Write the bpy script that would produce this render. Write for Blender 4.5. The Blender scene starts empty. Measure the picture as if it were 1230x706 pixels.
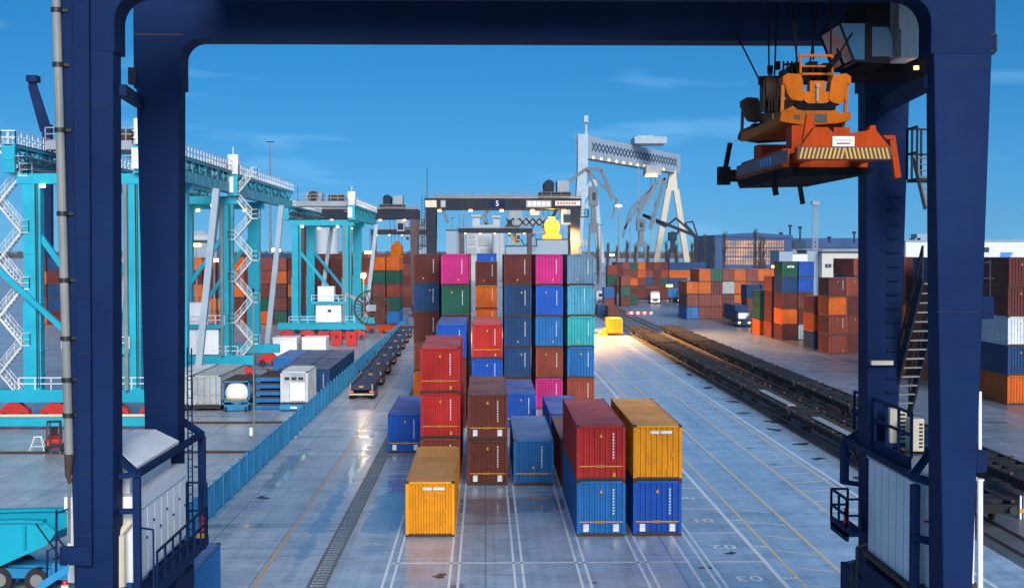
import bpy, math, random
from mathutils import Vector, Matrix
random.seed(7)
SC = bpy.context.scene
COL = SC.collection
R_ = math.radians
# ------------------------------------------------------------------ camera
CAM_Z, FOC = 14.3, 1620.0
cam_d = bpy.data.cameras.new('camera'); cam = bpy.data.objects.new('camera', cam_d); COL.objects.link(cam)
cam_d.sensor_width = 36.0; cam_d.lens = FOC / 1230 * 36.0
cam_d.clip_start = 0.5; cam_d.clip_end = 30000
cam.location = (0, 0, CAM_Z)
cam.rotation_euler = (math.pi / 2 - math.atan(52 / FOC), 0, -math.atan(32 / FOC))
SC.camera = cam
CM = cam.rotation_euler.to_matrix()
def P(px, py, d):
    """point at distance d (along y) seen at a pixel of the photograph"""
    r = CM @ Vector(((px - 615) / FOC, -(py - 353) / FOC, -1.0))
    return Vector((0, 0, CAM_Z)) + r * (d / r.y)
def X_(px, d): return P(px, 301, d).x
def Z_(py, d, px=583): return P(px, py, d).z
# ------------------------------------------------------------------ sky, sun, exposure
SUN_EL, SUN_AZ = R_(26), R_(-10)
W = bpy.data.worlds.new('World'); SC.world = W; W.use_nodes = True
nt = W.node_tree; nt.nodes.clear()
sky = nt.nodes.new('ShaderNodeTexSky'); sky.sky_type = 'NISHITA'; sky.sun_disc = False
sky.sun_elevation = SUN_EL; sky.sun_rotation = math.pi + SUN_AZ
sky.air_density = 1.0; sky.dust_density = 0.1; sky.ozone_density = 5.0; sky.altitude = 0
hs = nt.nodes.new('ShaderNodeHueSaturation'); hs.inputs['Saturation'].default_value = 1.22; hs.inputs['Value'].default_value = 1.0
bg = nt.nodes.new('ShaderNodeBackground'); bg.inputs['Strength'].default_value = 0.14
wo = nt.nodes.new('ShaderNodeOutputWorld')
tcw = nt.nodes.new('ShaderNodeTexCoord'); mpw = nt.nodes.new('ShaderNodeMapping')   # the haze band is lifted out: look a little higher into the sky
mpw.inputs['Location'].default_value = (0, 0, .125); mpw.inputs['Scale'].default_value = (1, 1, 1.15)
nrw = nt.nodes.new('ShaderNodeVectorMath'); nrw.operation = 'NORMALIZE'
nt.links.new(tcw.outputs['Generated'], mpw.inputs[0]); nt.links.new(mpw.outputs[0], nrw.inputs[0]); nt.links.new(nrw.outputs[0], sky.inputs[0])
tint = nt.nodes.new('ShaderNodeMix'); tint.data_type = 'RGBA'; tint.blend_type = 'MULTIPLY'; tint.inputs['Factor'].default_value = 1; tint.inputs[7].default_value = (.375, .46, .475, 1)
nt.links.new(sky.outputs[0], tint.inputs[6]); mpc = nt.nodes.new('ShaderNodeMapping'); mpc.inputs['Scale'].default_value = (2.2, 2.2, 16); nt.links.new(tcw.outputs['Generated'], mpc.inputs[0])
cl = nt.nodes.new('ShaderNodeTexNoise'); cl.inputs['Scale'].default_value = 2.4; cl.inputs['Detail'].default_value = 7; nt.links.new(mpc.outputs[0], cl.inputs['Vector'])
clr = nt.nodes.new('ShaderNodeValToRGB'); clr.color_ramp.elements[0].position = .56; clr.color_ramp.elements[1].position = .82; clr.color_ramp.elements[1].color = (.35, .35, .35, 1); nt.links.new(cl.outputs[0], clr.inputs[0])
cm = nt.nodes.new('ShaderNodeMix'); cm.data_type = 'RGBA'; nt.links.new(clr.outputs[0], cm.inputs['Factor']); cm.inputs[7].default_value = (3.2, 5.0, 6.6, 1)
nt.links.new(tint.outputs[2], cm.inputs[6]); nt.links.new(cm.outputs[2], hs.inputs['Color']); nt.links.new(hs.outputs[0], bg.inputs[0]); nt.links.new(bg.outputs[0], wo.inputs[0])
sun_d = bpy.data.lights.new('sun', 'SUN'); sun = bpy.data.objects.new('sun', sun_d); COL.objects.link(sun)
sun_d.energy = 2.65; sun_d.angle = R_(30); sun_d.color = (1.0, 0.96, 0.91)
sun.rotation_euler = Vector((math.sin(SUN_AZ) * math.cos(SUN_EL), math.cos(SUN_AZ) * math.cos(SUN_EL), -math.sin(SUN_EL))).to_track_quat('-Z', 'Y').to_euler()
sun.location = (0, -50, 80)
SC.view_settings.view_transform = 'Standard'; SC.view_settings.look = 'None'
SC.view_settings.exposure = 0.72; SC.view_settings.gamma = 1.0
SC.cycles.max_bounces = 5; SC.cycles.diffuse_bounces = 2; SC.cycles.glossy_bounces = 3

# ------------------------------------------------------------------ materials
def new_mat(name):
    m = bpy.data.materials.new(name); m.use_nodes = True
    n = m.node_tree.nodes; b = n['Principled BSDF']
    return m, m.node_tree, n, b
def ramp(nt, p0, c0, p1, c1):
    r = nt.nodes.new('ShaderNodeValToRGB'); e = r.color_ramp.elements
    e[0].position, e[0].color = p0, (*c0, 1); e[1].position, e[1].color = p1, (*c1, 1)
    return r
def noise(nt, scale, detail=4, rough=.6, vec=None, w=None):
    t = nt.nodes.new('ShaderNodeTexNoise')
    if w is not None:
        t.noise_dimensions = '4D'; nt.links.new(w, t.inputs['W'])
    t.inputs['Scale'].default_value = scale; t.inputs['Detail'].default_value = detail; t.inputs['Roughness'].default_value = rough
    if vec is not None: nt.links.new(vec, t.inputs['Vector'])
    return t
def mixc(nt, fac, a, b, mode='MIX'):
    m = nt.nodes.new('ShaderNodeMix'); m.data_type = 'RGBA'; m.blend_type = mode
    for s, v in ((m.inputs['Factor'], fac), (m.inputs[6], a), (m.inputs[7], b)):
        if isinstance(v, bpy.types.NodeSocket): nt.links.new(v, s)
        elif isinstance(v, tuple): s.default_value = (*v, 1)
        else: s.default_value = v
    return m.outputs[2]
def math_(nt, op, a, b=0.0):
    m = nt.nodes.new('ShaderNodeMath'); m.operation = op
    for s, v in ((m.inputs[0], a), (m.inputs[1], b)):
        if isinstance(v, bpy.types.NodeSocket): nt.links.new(v, s)
        else: s.default_value = v
    return m.outputs[0]
def paint(name, rgb, rough=.45, wear=.25, rust=(.11, .045, .025), metallic=0.0, scale=1.0, vary=.25, spec=.4, dirt=.025, dust_toplight=0.0):
    """painted steel: patches of faded paint, rust spots and run-down streaks, different on every object"""
    m, nt, n, b = new_mat(name)
    tc = n.new('ShaderNodeTexCoord'); oi = n.new('ShaderNodeObjectInfo')
    w = math_(nt, 'MULTIPLY', oi.outputs['Random'], 60.0)
    big = noise(nt, .45 * scale, 3, .6, tc.outputs['Object'], w)
    mp = n.new('ShaderNodeMapping'); mp.inputs['Scale'].default_value = (5 * scale, 5 * scale, .35 * scale)
    nt.links.new(tc.outputs['Object'], mp.inputs['Vector'])
    st = noise(nt, 1.0, 5, .65, mp.outputs[0], w)
    sp = noise(nt, 3.2 * scale, 7, .7, tc.outputs['Object'], w)
    lo = tuple(c * (1 - vary) for c in rgb); hi = tuple(min(1, c * (1 + vary * .7) + .004) for c in rgb)
    r1 = ramp(nt, .3, lo, .7, hi); nt.links.new(big.outputs[0], r1.inputs[0])
    f1 = ramp(nt, .44, (0, 0, 0), .72, (1, 1, 1)); nt.links.new(st.outputs[0], f1.inputs[0])
    c = mixc(nt, math_(nt, 'MULTIPLY', f1.outputs[0], wear * 1.1), r1.outputs[0], tuple(x * .5 + dirt for x in rgb))
    f2 = ramp(nt, .56, (0, 0, 0), .68, (1, 1, 1)); nt.links.new(sp.outputs[0], f2.inputs[0])
    c = mixc(nt, math_(nt, 'MULTIPLY', f2.outputs[0], wear), c, rust)
    if dust_toplight:  # paler up-facing tint: dust plus brighter top light put into the colour
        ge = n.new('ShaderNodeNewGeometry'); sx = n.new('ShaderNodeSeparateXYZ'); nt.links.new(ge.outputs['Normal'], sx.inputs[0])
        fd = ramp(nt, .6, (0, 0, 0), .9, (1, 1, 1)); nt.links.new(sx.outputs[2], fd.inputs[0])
        c = mixc(nt, math_(nt, 'MULTIPLY', fd.outputs[0], math_(nt, 'MULTIPLY', big.outputs[0], dust_toplight * 2)), c, (.56, .49, .47))
    hv = n.new('ShaderNodeHueSaturation'); nt.links.new(c, hv.inputs['Color'])
    nt.links.new(math_(nt, 'ADD', math_(nt, 'MULTIPLY', oi.outputs['Random'], vary * .9), 1 - vary * .45), hv.inputs['Value'])
    nt.links.new(hv.outputs[0], b.inputs['Base Color'])
    rr = n.new('ShaderNodeMapRange'); rr.inputs[3].default_value = rough - .08; rr.inputs[4].default_value = rough + .25
    nt.links.new(sp.outputs[0], rr.inputs[0]); nt.links.new(rr.outputs[0], b.inputs['Roughness'])
    b.inputs['Metallic'].default_value = metallic; b.inputs['Specular IOR Level'].default_value = spec
    bp = n.new('ShaderNodeBump'); bp.inputs['Strength'].default_value = .12; bp.inputs['Distance'].default_value = .02
    nt.links.new(big.outputs[0], bp.inputs['Height']); nt.links.new(bp.outputs[0], b.inputs['Normal'])
    return m
def plain(name, rgb, rough=.6, metallic=0.0):
    m, nt, n, b = new_mat(name)
    tc = n.new('ShaderNodeTexCoord'); t = noise(nt, 2.5, 5, .6, tc.outputs['Object'])
    r = ramp(nt, .3, tuple(c * .75 for c in rgb), .7, tuple(min(1, c * 1.2) for c in rgb)); nt.links.new(t.outputs[0], r.inputs[0])
    nt.links.new(r.outputs[0], b.inputs['Base Color']); b.inputs['Roughness'].default_value = rough; b.inputs['Metallic'].default_value = metallic
    return m
def glow(name, rgb, s):
    m, nt, n, b = new_mat(name)
    b.inputs['Base Color'].default_value = (*rgb, 1); b.inputs['Emission Color'].default_value = (*rgb, 1); b.inputs['Emission Strength'].default_value = s
    return m
def glass(name, rgb, rough=.06):
    m, nt, n, b = new_mat(name)
    b.inputs['Base Color'].default_value = (*rgb, 1); b.inputs['Roughness'].default_value = rough; b.inputs['Specular IOR Level'].default_value = .9
    return m

PAINTS = {  # key: (words for labels, colour, wear)
    'red': ('red', (.50, .022, .02), .22), 'brown': ('brown', (.155, .034, .02), .25), 'maroon': ('maroon', (.105, .018, .016), .25),
    'brick': ('brick red', (.24, .045, .025), .3), 'orange': ('orange', (.56, .11, .006), .25), 'yellow': ('yellow', (.85, .32, .003), .22),
    'blue': ('bright blue', (.006, .085, .42), .18), 'azure': ('azure blue', (.012, .15, .42), .28), 'navy': ('navy blue', (.007, .05, .15), .25),
    'steel': ('grey blue', (.13, .24, .36), .4), 'sky': ('dirty light blue', (.06, .32, .46), .6), 'teal': ('turquoise', (.03, .40, .42), .2),
    'magenta': ('magenta', (.52, .018, .19), .12), 'green': ('dark green', (.008, .085, .058), .2), 'white': ('white', (.62, .66, .68), .3),
    'grey': ('pale grey', (.42, .46, .48), .35), 'rose': ('dusty pink brown', (.20, .045, .036), .3),
}
CP = {k: paint('container_' + v[0].replace(' ', '_') + '_paint', v[1], .48, min(.75, v[2] * 1.7), dust_toplight=.2, spec=.22, dirt=.008) for k, v in PAINTS.items()}
M = dict(
    navy=paint('navy_crane_paint', (.0025, .0175, .076), .6, .14, vary=.18, scale=.7, spec=.1, dirt=.002, rust=(.03, .02, .025)),
    dark=paint('dark_crane_paint', (.012, .018, .036), .55, .2, vary=.2, spec=.2, dirt=.008),
    cyan=paint('cyan_crane_paint', (.0, .36, .49), .4, .14, vary=.14, rust=(.05, .12, .14)),
    white=paint('white_cabinet_paint', (.84, .86, .88), .4, .16, rust=(.38, .36, .34), vary=.1),
    cream=paint('cream_steel_paint', (.62, .55, .42), .5, .15, vary=.12),
    orange=paint('orange_machine_paint', (.44, .10, .0), .6, .5, rust=(.06, .03, .02), spec=.12, dirt=.004),
    redor=paint('red_orange_machine_paint', (.40, .042, .0), .6, .5, rust=(.05, .03, .02), spec=.12, dirt=.004),
    red=paint('red_bogie_paint', (.55, .018, .012), .45, .2),
    steel=paint('galvanised_steel', (.22, .22, .21), .5, .35, rust=(.2, .15, .11)),
    grey=paint('grey_steel_paint', (.30, .34, .38), .5, .2, vary=.15),
    plate=paint('scraped_red_grey_plate', (.10, .05, .05), .5, .6, vary=.5),
    puddle=glass('standing_water', (.035, .042, .05), .03), stain=plain('oil_stain', (.035, .036, .04), .35),
    palesteel=paint('pale_stair_steel', (.66, .69, .70), .5, .35),
    matt=paint('matt_black_steel', (.006, .006, .008), .8, .1, vary=.2, spec=.08, dirt=.002, rust=(.02, .012, .01)),
    midgrey=paint('mid_grey_crane_paint', (.13, .15, .175), .5, .2, vary=.15),
    palecrane=paint('pale_blue_crane_paint', (.36, .45, .54), .5, .15, vary=.12),
    rust=paint('rusty_steel', (.06, .03, .02), .7, .5),
    black=plain('black_steel', (.012, .013, .016), .55), rubber=plain('tyre_rubber', (.018, .018, .02), .8),
    wagon=paint('dark_wagon_steel', (.02, .02, .023), .7, .35, rust=(.045, .028, .02), spec=.2, dirt=.01),
    chassis=paint('navy_trailer_paint', (.012, .03, .09), .5, .3),
    rail=plain('worn_rail_steel', (.30, .25, .19), .4, .6),
    yel=plain('yellow_marking', (.62, .29, .008), .5), wht=plain('white_print', (.75, .77, .78), .5),
    blueprint=plain('blue_print', (.02, .22, .6), .5), redprint=plain('red_print', (.5, .03, .03), .5),
    glass=glass('dark_window_glass', (.02, .03, .045)), cabglass=glass('blue_cab_glass', (.015, .05, .10)),
    fence=paint('blue_fence_paint', (.015, .23, .46), .45, .1),
    lampw=glow('cold_lamp_light', (1, .9, .72), 22), lampy=glow('warm_lamp_light', (1, .40, .06), 9), lampdim=glow('amber_lamp_light', (1, .42, .08), 6),
    tail=glow('tail_lamp', (1, .08, .03), 1.5), extinguisher=plain('extinguisher_red', (.6, .03, .015), .35),
    concrete=plain('pale_concrete', (.36, .37, .37), .8), greywall=plain('grey_blue_cladding', (.26, .34, .42), .7),
    whitewall=plain('white_cladding', (.66, .68, .68), .7), beigewall=plain('beige_cladding', (.55, .53, .48), .7),
    bluewall=plain('blue_cladding', (.002, .05, .18), .6), roofdark=plain('dark_roofing', (.05, .06, .08), .8),
    bark=plain('bare_bark', (.055, .045, .04), .9), silo=plain('silo_grey', (.42, .46, .50), .7),
)
def mat_glazing():
    m, nt, n, b = new_mat('lit_hall_glazing')
    tc = n.new('ShaderNodeTexCoord'); t = noise(nt, .12, 3, .6, tc.outputs['Object']); t2 = noise(nt, 1.3, 2, .5, tc.outputs['Object'])
    r = ramp(nt, .42, (.05, .04, .05), .75, (1, .38, .10)); nt.links.new(t.outputs[0], r.inputs[0])
    c = mixc(nt, math_(nt, 'MULTIPLY', t2.outputs[0], .9), r.outputs[0], (.10, .06, .05))
    nt.links.new(c, b.inputs['Emission Color']); b.inputs['Emission Strength'].default_value = 1.2
    b.inputs['Base Color'].default_value = (.12, .09, .08, 1); b.inputs['Roughness'].default_value = .35
    return m
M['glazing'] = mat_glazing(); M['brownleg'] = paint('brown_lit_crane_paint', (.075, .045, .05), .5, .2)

def mat_ground(name, tint, puddle=.5, slab=0.0, rough=.42, streak=.35, coat=.35, spots=()):
    """old wet concrete or asphalt: blotches, dirt tracks along the lanes, damp and standing water"""
    m, nt, n, b = new_mat(name)
    g = n.new('ShaderNodeNewGeometry'); pos = g.outputs['Position']
    n1 = noise(nt, .09, 6, .62, pos); n2 = noise(nt, 1.6, 6, .7, pos)
    mp = n.new('ShaderNodeMapping'); mp.inputs['Scale'].default_value = (.9, .035, 1); nt.links.new(pos, mp.inputs[0])
    n3 = noise(nt, 1.0, 5, .6, mp.outputs[0])
    mp2 = n.new('ShaderNodeMapping'); mp2.inputs['Scale'].default_value = (.06, .5, 1); nt.links.new(pos, mp2.inputs[0])
    n4 = noise(nt, 1.0, 6, .65, mp2.outputs[0])
    r = ramp(nt, .3, tuple(c * .9 for c in tint), .72, tuple(c * 1.18 for c in tint)); nt.links.new(n1.outputs[0], r.inputs[0])
    f = ramp(nt, .45, (0, 0, 0), .75, (1, 1, 1)); nt.links.new(n3.outputs[0], f.inputs[0])
    c = mixc(nt, math_(nt, 'MULTIPLY', f.outputs[0], streak), r.outputs[0], tuple(x * .45 for x in tint))
    f4 = ramp(nt, .5, (0, 0, 0), .68, (1, 1, 1)); nt.links.new(n4.outputs[0], f4.inputs[0])
    c = mixc(nt, math_(nt, 'MULTIPLY', f4.outputs[0], .38), c, tuple(x * .5 for x in tint))
    n6 = noise(nt, .42, 5, .7, pos); f6 = ramp(nt, .36, (.76, .77, .78), .6, (1.08, 1.08, 1.08)); nt.links.new(n6.outputs[0], f6.inputs[0]); c = mixc(nt, .85, c, f6.outputs[0], 'MULTIPLY')
    mp3 = n.new('ShaderNodeMapping'); mp3.inputs['Scale'].default_value = (2.6, .012, 1); nt.links.new(pos, mp3.inputs[0])
    n7 = noise(nt, 1.0, 3, .6, mp3.outputs[0]); f7 = ramp(nt, .48, (1, 1, 1), .7, (.74, .74, .76)); nt.links.new(n7.outputs[0], f7.inputs[0]); c = mixc(nt, .8, c, f7.outputs[0], 'MULTIPLY')
    n8 = noise(nt, .55, 2, .5, pos); f8 = ramp(nt, .69, (1, 1, 1), .75, (.28, .28, .30)); nt.links.new(n8.outputs[0], f8.inputs[0]); c = mixc(nt, .9, c, f8.outputs[0], 'MULTIPLY')
    f2 = ramp(nt, .35, (.86, .86, .86), .65, (1.1, 1.1, 1.1)); nt.links.new(n2.outputs[0], f2.inputs[0])
    c = mixc(nt, 1.0, c, f2.outputs[0], 'MULTIPLY')
    if slab:
        br = n.new('ShaderNodeTexBrick'); br.offset = 0; br.inputs['Scale'].default_value = 1.0
        br.inputs['Brick Width'].default_value = slab * 1.4; br.inputs['Row Height'].default_value = slab; br.inputs['Mortar Size'].default_value = .035
        br.inputs['Color1'].default_value = (1, 1, 1, 1); br.inputs['Color2'].default_value = (.86, .86, .86, 1); br.inputs['Mortar'].default_value = (.35, .34, .33, 1)
        nt.links.new(pos, br.inputs['Vector']); c = mixc(nt, .8, c, br.outputs['Color'], 'MULTIPLY')
    n5 = noise(nt, .16, 5, .6, mp2.outputs[0]); n5.inputs['Scale'].default_value = .9
    wsrc = n5.outputs[0]
    for px_, py_, rx_, ry_ in spots:   # low places where water stands
        vm = n.new('ShaderNodeMapping'); vm.inputs['Location'].default_value = (-px_ / rx_, -py_ / ry_, 0); vm.inputs['Scale'].default_value = (1 / rx_, 1 / ry_, 0); nt.links.new(pos, vm.inputs[0])
        ln = n.new('ShaderNodeVectorMath'); ln.operation = 'LENGTH'; nt.links.new(vm.outputs[0], ln.inputs[0])
        dip = math_(nt, 'MAXIMUM', math_(nt, 'SUBTRACT', 1.0, ln.outputs['Value']), 0.0)
        wsrc = math_(nt, 'ADD', wsrc, math_(nt, 'MULTIPLY', dip, math_(nt, 'MULTIPLY', n6.outputs[0], .8)))
    wet = ramp(nt, .60 - .12 * puddle, (0, 0, 0), .72 - .10 * puddle, (1, 1, 1)); nt.links.new(wsrc, wet.inputs[0])
    c = mixc(nt, math_(nt, 'MULTIPLY', wet.outputs[0], .55), c, tuple(x * .25 for x in tint))
    nt.links.new(c, b.inputs['Base Color'])
    rg = math_(nt, 'ADD', math_(nt, 'MULTIPLY', n2.outputs[0], .35), rough - .17)
    mr = n.new('ShaderNodeMix'); mr.data_type = 'FLOAT'; nt.links.new(wet.outputs[0], mr.inputs[0]); nt.links.new(rg, mr.inputs[2]); mr.inputs[3].default_value = .06
    nt.links.new(mr.outputs[0], b.inputs['Roughness'])
    bp = n.new('ShaderNodeBump'); bp.inputs['Distance'].default_value = .02; nt.links.new(n2.outputs[0], bp.inputs['Height'])
    nt.links.new(math_(nt, 'SUBTRACT', .35, math_(nt, 'MULTIPLY', wet.outputs[0], .35)), bp.inputs['Strength'])
    nt.links.new(bp.outputs[0], b.inputs['Normal'])
    b.inputs['Coat Weight'].default_value = coat; b.inputs['Coat Roughness'].default_value = .22
    return m
def mat_water():
    m, nt, n, b = new_mat('harbour_water')
    b.inputs['Base Color'].default_value = (.55, .62, .68, 1); b.inputs['Roughness'].default_value = .3
    g = n.new('ShaderNodeNewGeometry'); t = noise(nt, .3, 4, .6, g.outputs['Position'])
    bp = n.new('ShaderNodeBump'); bp.inputs['Strength'].default_value = .15; nt.links.new(t.outputs[0], bp.inputs['Height']); nt.links.new(bp.outputs[0], b.inputs['Normal'])
    return m
def mat_line(name, rgb):
    """road paint, worn through in places"""
    m, nt, n, b = new_mat(name)
    g = n.new('ShaderNodeNewGeometry'); t = noise(nt, 2.2, 6, .7, g.outputs['Position'])
    r = ramp(nt, .30, (.28, .33, .38), .44, rgb); nt.links.new(t.outputs[0], r.inputs[0]); nt.links.new(r.outputs[0], b.inputs['Base Color'])
    b.inputs['Roughness'].default_value = .42; b.inputs['Coat Weight'].default_value = .35; b.inputs['Coat Roughness'].default_value = .25
    return m
LINE_P = mat_line('worn_pale_line', (.72, .66, .52))
LINE_W, LINE_Y, LINE_O = mat_line('worn_white_line', (.90, .91, .92)), mat_line('worn_yellow_line', (.85, .62, .28)), mat_line('worn_orange_line', (.75, .38, .14))

# ------------------------------------------------------------------ mesh tools
class MB:
    def __init__(s): s.v, s.f, s.m = [], [], []
    def add(s, vs, fs, m=0):
        b = len(s.v); s.v += [tuple(v) for v in vs]; s.f += [tuple(b + i for i in f) for f in fs]; s.m += [m] * len(fs); return s
    def hexa(s, p, m=0):   # p: 4 bottom (ccw) + 4 top
        return s.add(p, [(3, 2, 1, 0), (4, 5, 6, 7), (0, 1, 5, 4), (1, 2, 6, 5), (2, 3, 7, 6), (3, 0, 4, 7)], m)
    def box(s, x0, x1, y0, y1, z0, z1, m=0):
        x0, x1 = sorted((x0, x1)); y0, y1 = sorted((y0, y1)); z0, z1 = sorted((z0, z1))
        return s.hexa([(x0, y0, z0), (x1, y0, z0), (x1, y1, z0), (x0, y1, z0), (x0, y0, z1), (x1, y0, z1), (x1, y1, z1), (x0, y1, z1)], m)
    def taper(s, b, t, m=0):   # (x0,x1,y0,y1,z) bottom and top rectangles
        r = lambda q: [(q[0], q[2], q[4]), (q[1], q[2], q[4]), (q[1], q[3], q[4]), (q[0], q[3], q[4])]
        return s.hexa(r(b) + r(t), m)
    def bar(s, p, q, w, h=None, m=0, up=(0, 0, 1)):
        p, q = Vector(p), Vector(q); h = h or w; d = (q - p).normalized(); u = Vector(up)
        if abs(d.dot(u)) > .98: u = Vector((0, 1, 0))
        a = d.cross(u).normalized(); c = a.cross(d).normalized(); a *= w / 2; c *= h / 2
        return s.hexa([p - a - c, p + a - c, q + a - c, q - a - c, p - a + c, p + a + c, q + a + c, q - a + c], m)
    def tube(s, p, q, r, n=8, r2=None, m=0, caps=True):
        p, q = Vector(p), Vector(q); r2 = r if r2 is None else r2; d = (q - p).normalized()
        u = Vector((0, 0, 1)) if abs(d.z) < .95 else Vector((1, 0, 0)); a = d.cross(u).normalized(); c = d.cross(a)
        vs = []
        for k in range(n):
            t = 2 * math.pi * k / n; o = a * math.cos(t) + c * math.sin(t); vs += [p + o * r, q + o * r2]
        fs = [(2 * k, 2 * ((k + 1) % n), 2 * ((k + 1) % n) + 1, 2 * k + 1) for k in range(n)]
        if caps: fs += [tuple(2 * k for k in range(n))[::-1], tuple(2 * k + 1 for k in range(n))]
        return s.add(vs, fs, m)
    def ring(s, c, r, w, axis='x', n=20, t=.05, m=0):   # a flat hoop
        for k in range(n):
            a, b = 2 * math.pi * k / n, 2 * math.pi * (k + 1) / n
            f = (lambda a: Vector((0, math.cos(a), math.sin(a)))) if axis == 'x' else (lambda a: Vector((math.cos(a), 0, math.sin(a))))
            ax = Vector((1, 0, 0)) if axis == 'x' else Vector((0, 1, 0))
            c_ = Vector(c); s.bar(c_ + f(a) * r, c_ + f(b) * r, w, t, m, up=ax)
        return s
    def prism(s, pts, axis, a0, a1, m=0):   # polygon in the plane across the axis
        n = len(pts); mk = {'x': lambda p, a: (a, p[0], p[1]), 'y': lambda p, a: (p[0], a, p[1]), 'z': lambda p, a: (p[0], p[1], a)}[axis]
        vs = [mk(p, a0) for p in pts] + [mk(p, a1) for p in pts]
        return s.add(vs, [tuple(range(n))[::-1], tuple(range(n, 2 * n))] + [(i, (i + 1) % n, n + (i + 1) % n, n + i) for i in range(n)], m)
    def mesh(s, name, mats, smooth=False):
        me = bpy.data.meshes.new(name); me.from_pydata(s.v, [], s.f); me.update()
        for m in mats: me.materials.append(m)
        if len(mats) > 1: me.polygons.foreach_set('material_index', s.m)
        if smooth: me.polygons.foreach_set('use_smooth', [True] * len(s.f))
        import bmesh
        bm = bmesh.new(); bm.from_mesh(me); bmesh.ops.recalc_face_normals(bm, faces=bm.faces); bm.to_mesh(me); bm.free()
        return me
    def build(s, name, parent, *mats, world=False, bevel=0, smooth=False):
        if world and parent is not None:
            wl = parent.location if parent.parent is None else parent.parent.location + parent.location
            s.v = [(x - wl.x, y - wl.y, z - wl.z) for x, y, z in s.v]
        o = bpy.data.objects.new(name, s.mesh(name, mats, smooth)); COL.objects.link(o)
        if parent is not None: o.parent = parent
        if bevel:
            b = o.modifiers.new('bevel', 'BEVEL'); b.width = bevel; b.segments = 2; b.limit_method = 'ANGLE'; b.harden_normals = False
        return o
def thing(name, label, cat, loc=(0, 0, 0), rz=0, group=None):
    o = bpy.data.objects.new(name, None); COL.objects.link(o); o.location = loc; o.rotation_euler.z = rz; o.empty_display_size = .5
    o['label'] = label; o['category'] = cat
    if group: o['group'] = group
    return o
def tag(o, label=None, cat=None, group=None, kind=None):
    for k, v in (('label', label), ('category', cat), ('group', group), ('kind', kind)):
        if v: o[k] = v
    return o
def link(name, me, parent, mat=None, loc=None):
    o = bpy.data.objects.new(name, me); COL.objects.link(o); o.parent = parent
    if loc: o.location = loc
    if mat: o.material_slots[0].link = 'OBJECT'; o.material_slots[0].material = mat
    return o
def dup(src, loc, rz=None, label=None, group=None):
    r = src.copy(); COL.objects.link(r); r.location = loc
    if rz is not None: r.rotation_euler.z = rz
    if label: r['label'] = label
    if group: r['group'] = group
    for ch in list(src.children):
        c = ch.copy(); COL.objects.link(c); c.parent = r
        for g in list(ch.children):
            d = g.copy(); COL.objects.link(d); d.parent = c
    return r
def structure(mb, name, *mats): return tag(mb.build(name, None, *mats), kind='structure')
def railing(mb, pts, h=1.1, step=1.2, r=.03, m=0, mid=True):
    for a, b in zip(pts, pts[1:]):
        a, b = Vector(a), Vector(b); n = max(1, round((b - a).length / step))
        for k in range(n + 1):
            p = a.lerp(b, k / n); mb.bar(p, p + Vector((0, 0, h)), r * 2, m=m)
        for hh in ((h, h * .5) if mid else (h,)): mb.bar(a + Vector((0, 0, hh)), b + Vector((0, 0, hh)), r * 2, m=m)
def lamp_light(name, loc, energy, rgb=(1, .6, .25), size=.4, spot=None):
    l = bpy.data.lights.new(name, 'SPOT' if spot else 'POINT'); l.energy = energy; l.color = rgb; l.shadow_soft_size = size
    if spot: l.spot_size = R_(spot); l.spot_blend = .6
    o = bpy.data.objects.new(name, l); COL.objects.link(o); o.location = loc
    return o
# ================================================================== the ground
def sheet(name, x0, x1, y0, y1, z, mat, n=1):
    m = MB(); m.add([(x0, y0, z), (x1, y0, z), (x1, y1, z), (x0, y1, z)], [(0, 1, 2, 3)]); return structure(m, name, mat)
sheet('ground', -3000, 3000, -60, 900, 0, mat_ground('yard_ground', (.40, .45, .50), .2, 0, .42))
sheet('far_shore_ground', -9000, 9000, 2600, 26000, -.6, M['concrete'])
sheet('harbour_water', -9000, 9000, 900, 2600, -.8, mat_water())
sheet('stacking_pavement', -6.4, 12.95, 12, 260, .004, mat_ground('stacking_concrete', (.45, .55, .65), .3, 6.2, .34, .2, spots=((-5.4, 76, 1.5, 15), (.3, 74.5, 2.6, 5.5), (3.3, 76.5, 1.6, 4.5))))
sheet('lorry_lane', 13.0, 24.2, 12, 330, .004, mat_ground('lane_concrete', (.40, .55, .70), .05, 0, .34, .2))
sheet('crane_runway', -14.4, -6.9, 12, 300, .004, mat_ground('runway_concrete', (.54, .60, .66), .2, 2.4, .38, .3, spots=((-8.6, 82, .55, 34), (-12.9, 88, 1.0, 14))))
sheet('terminal_road', 33.5, 46.5, 60, 420, .004, mat_ground('road_asphalt', (.22, .28, .35), .3, 0, .42, .5, .1))
sheet('west_yard', -70, -14.8, 12, 95, .004, mat_ground('west_yard_concrete', (.50, .54, .58), .25, 3.1, .42, .4))
def lines(name, mat, rects):
    m = MB()
    for x0, x1, y0, y1 in rects: m.add([(x0, y0, .009), (x1, y0, .009), (x1, y1, .009), (x0, y1, .009)], [(0, 1, 2, 3)])
    return structure(m, name, mat)
L = []
for g in (-4.22, -1.38, 1.47, 4.34, 7.2):
    L += [(g - .25, g - .135, 30, 122), (g + .135, g + .25, 30, 122)]
lines('bay_line', LINE_W, L)
lines('bay_line', LINE_W, [(9.23, 9.37, 30, 230), (9.9, 10.03, 30, 75), (10.22, 10.36, 30, 215)])
lines('lane_line', LINE_W, [(12.75, 12.97, 30, 222), (21.62, 21.79, 40, 222)])
lines('cross_line', LINE_W, [(-4.4, 9.2, 61.33, 61.52), (10.35, 12.75, 61.33, 61.52), (10.35, 12.75, 67.68, 67.86), (10.35, 12.75, 74.06, 74.25), (10.35, 12.75, 80.45, 80.65)])
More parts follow.
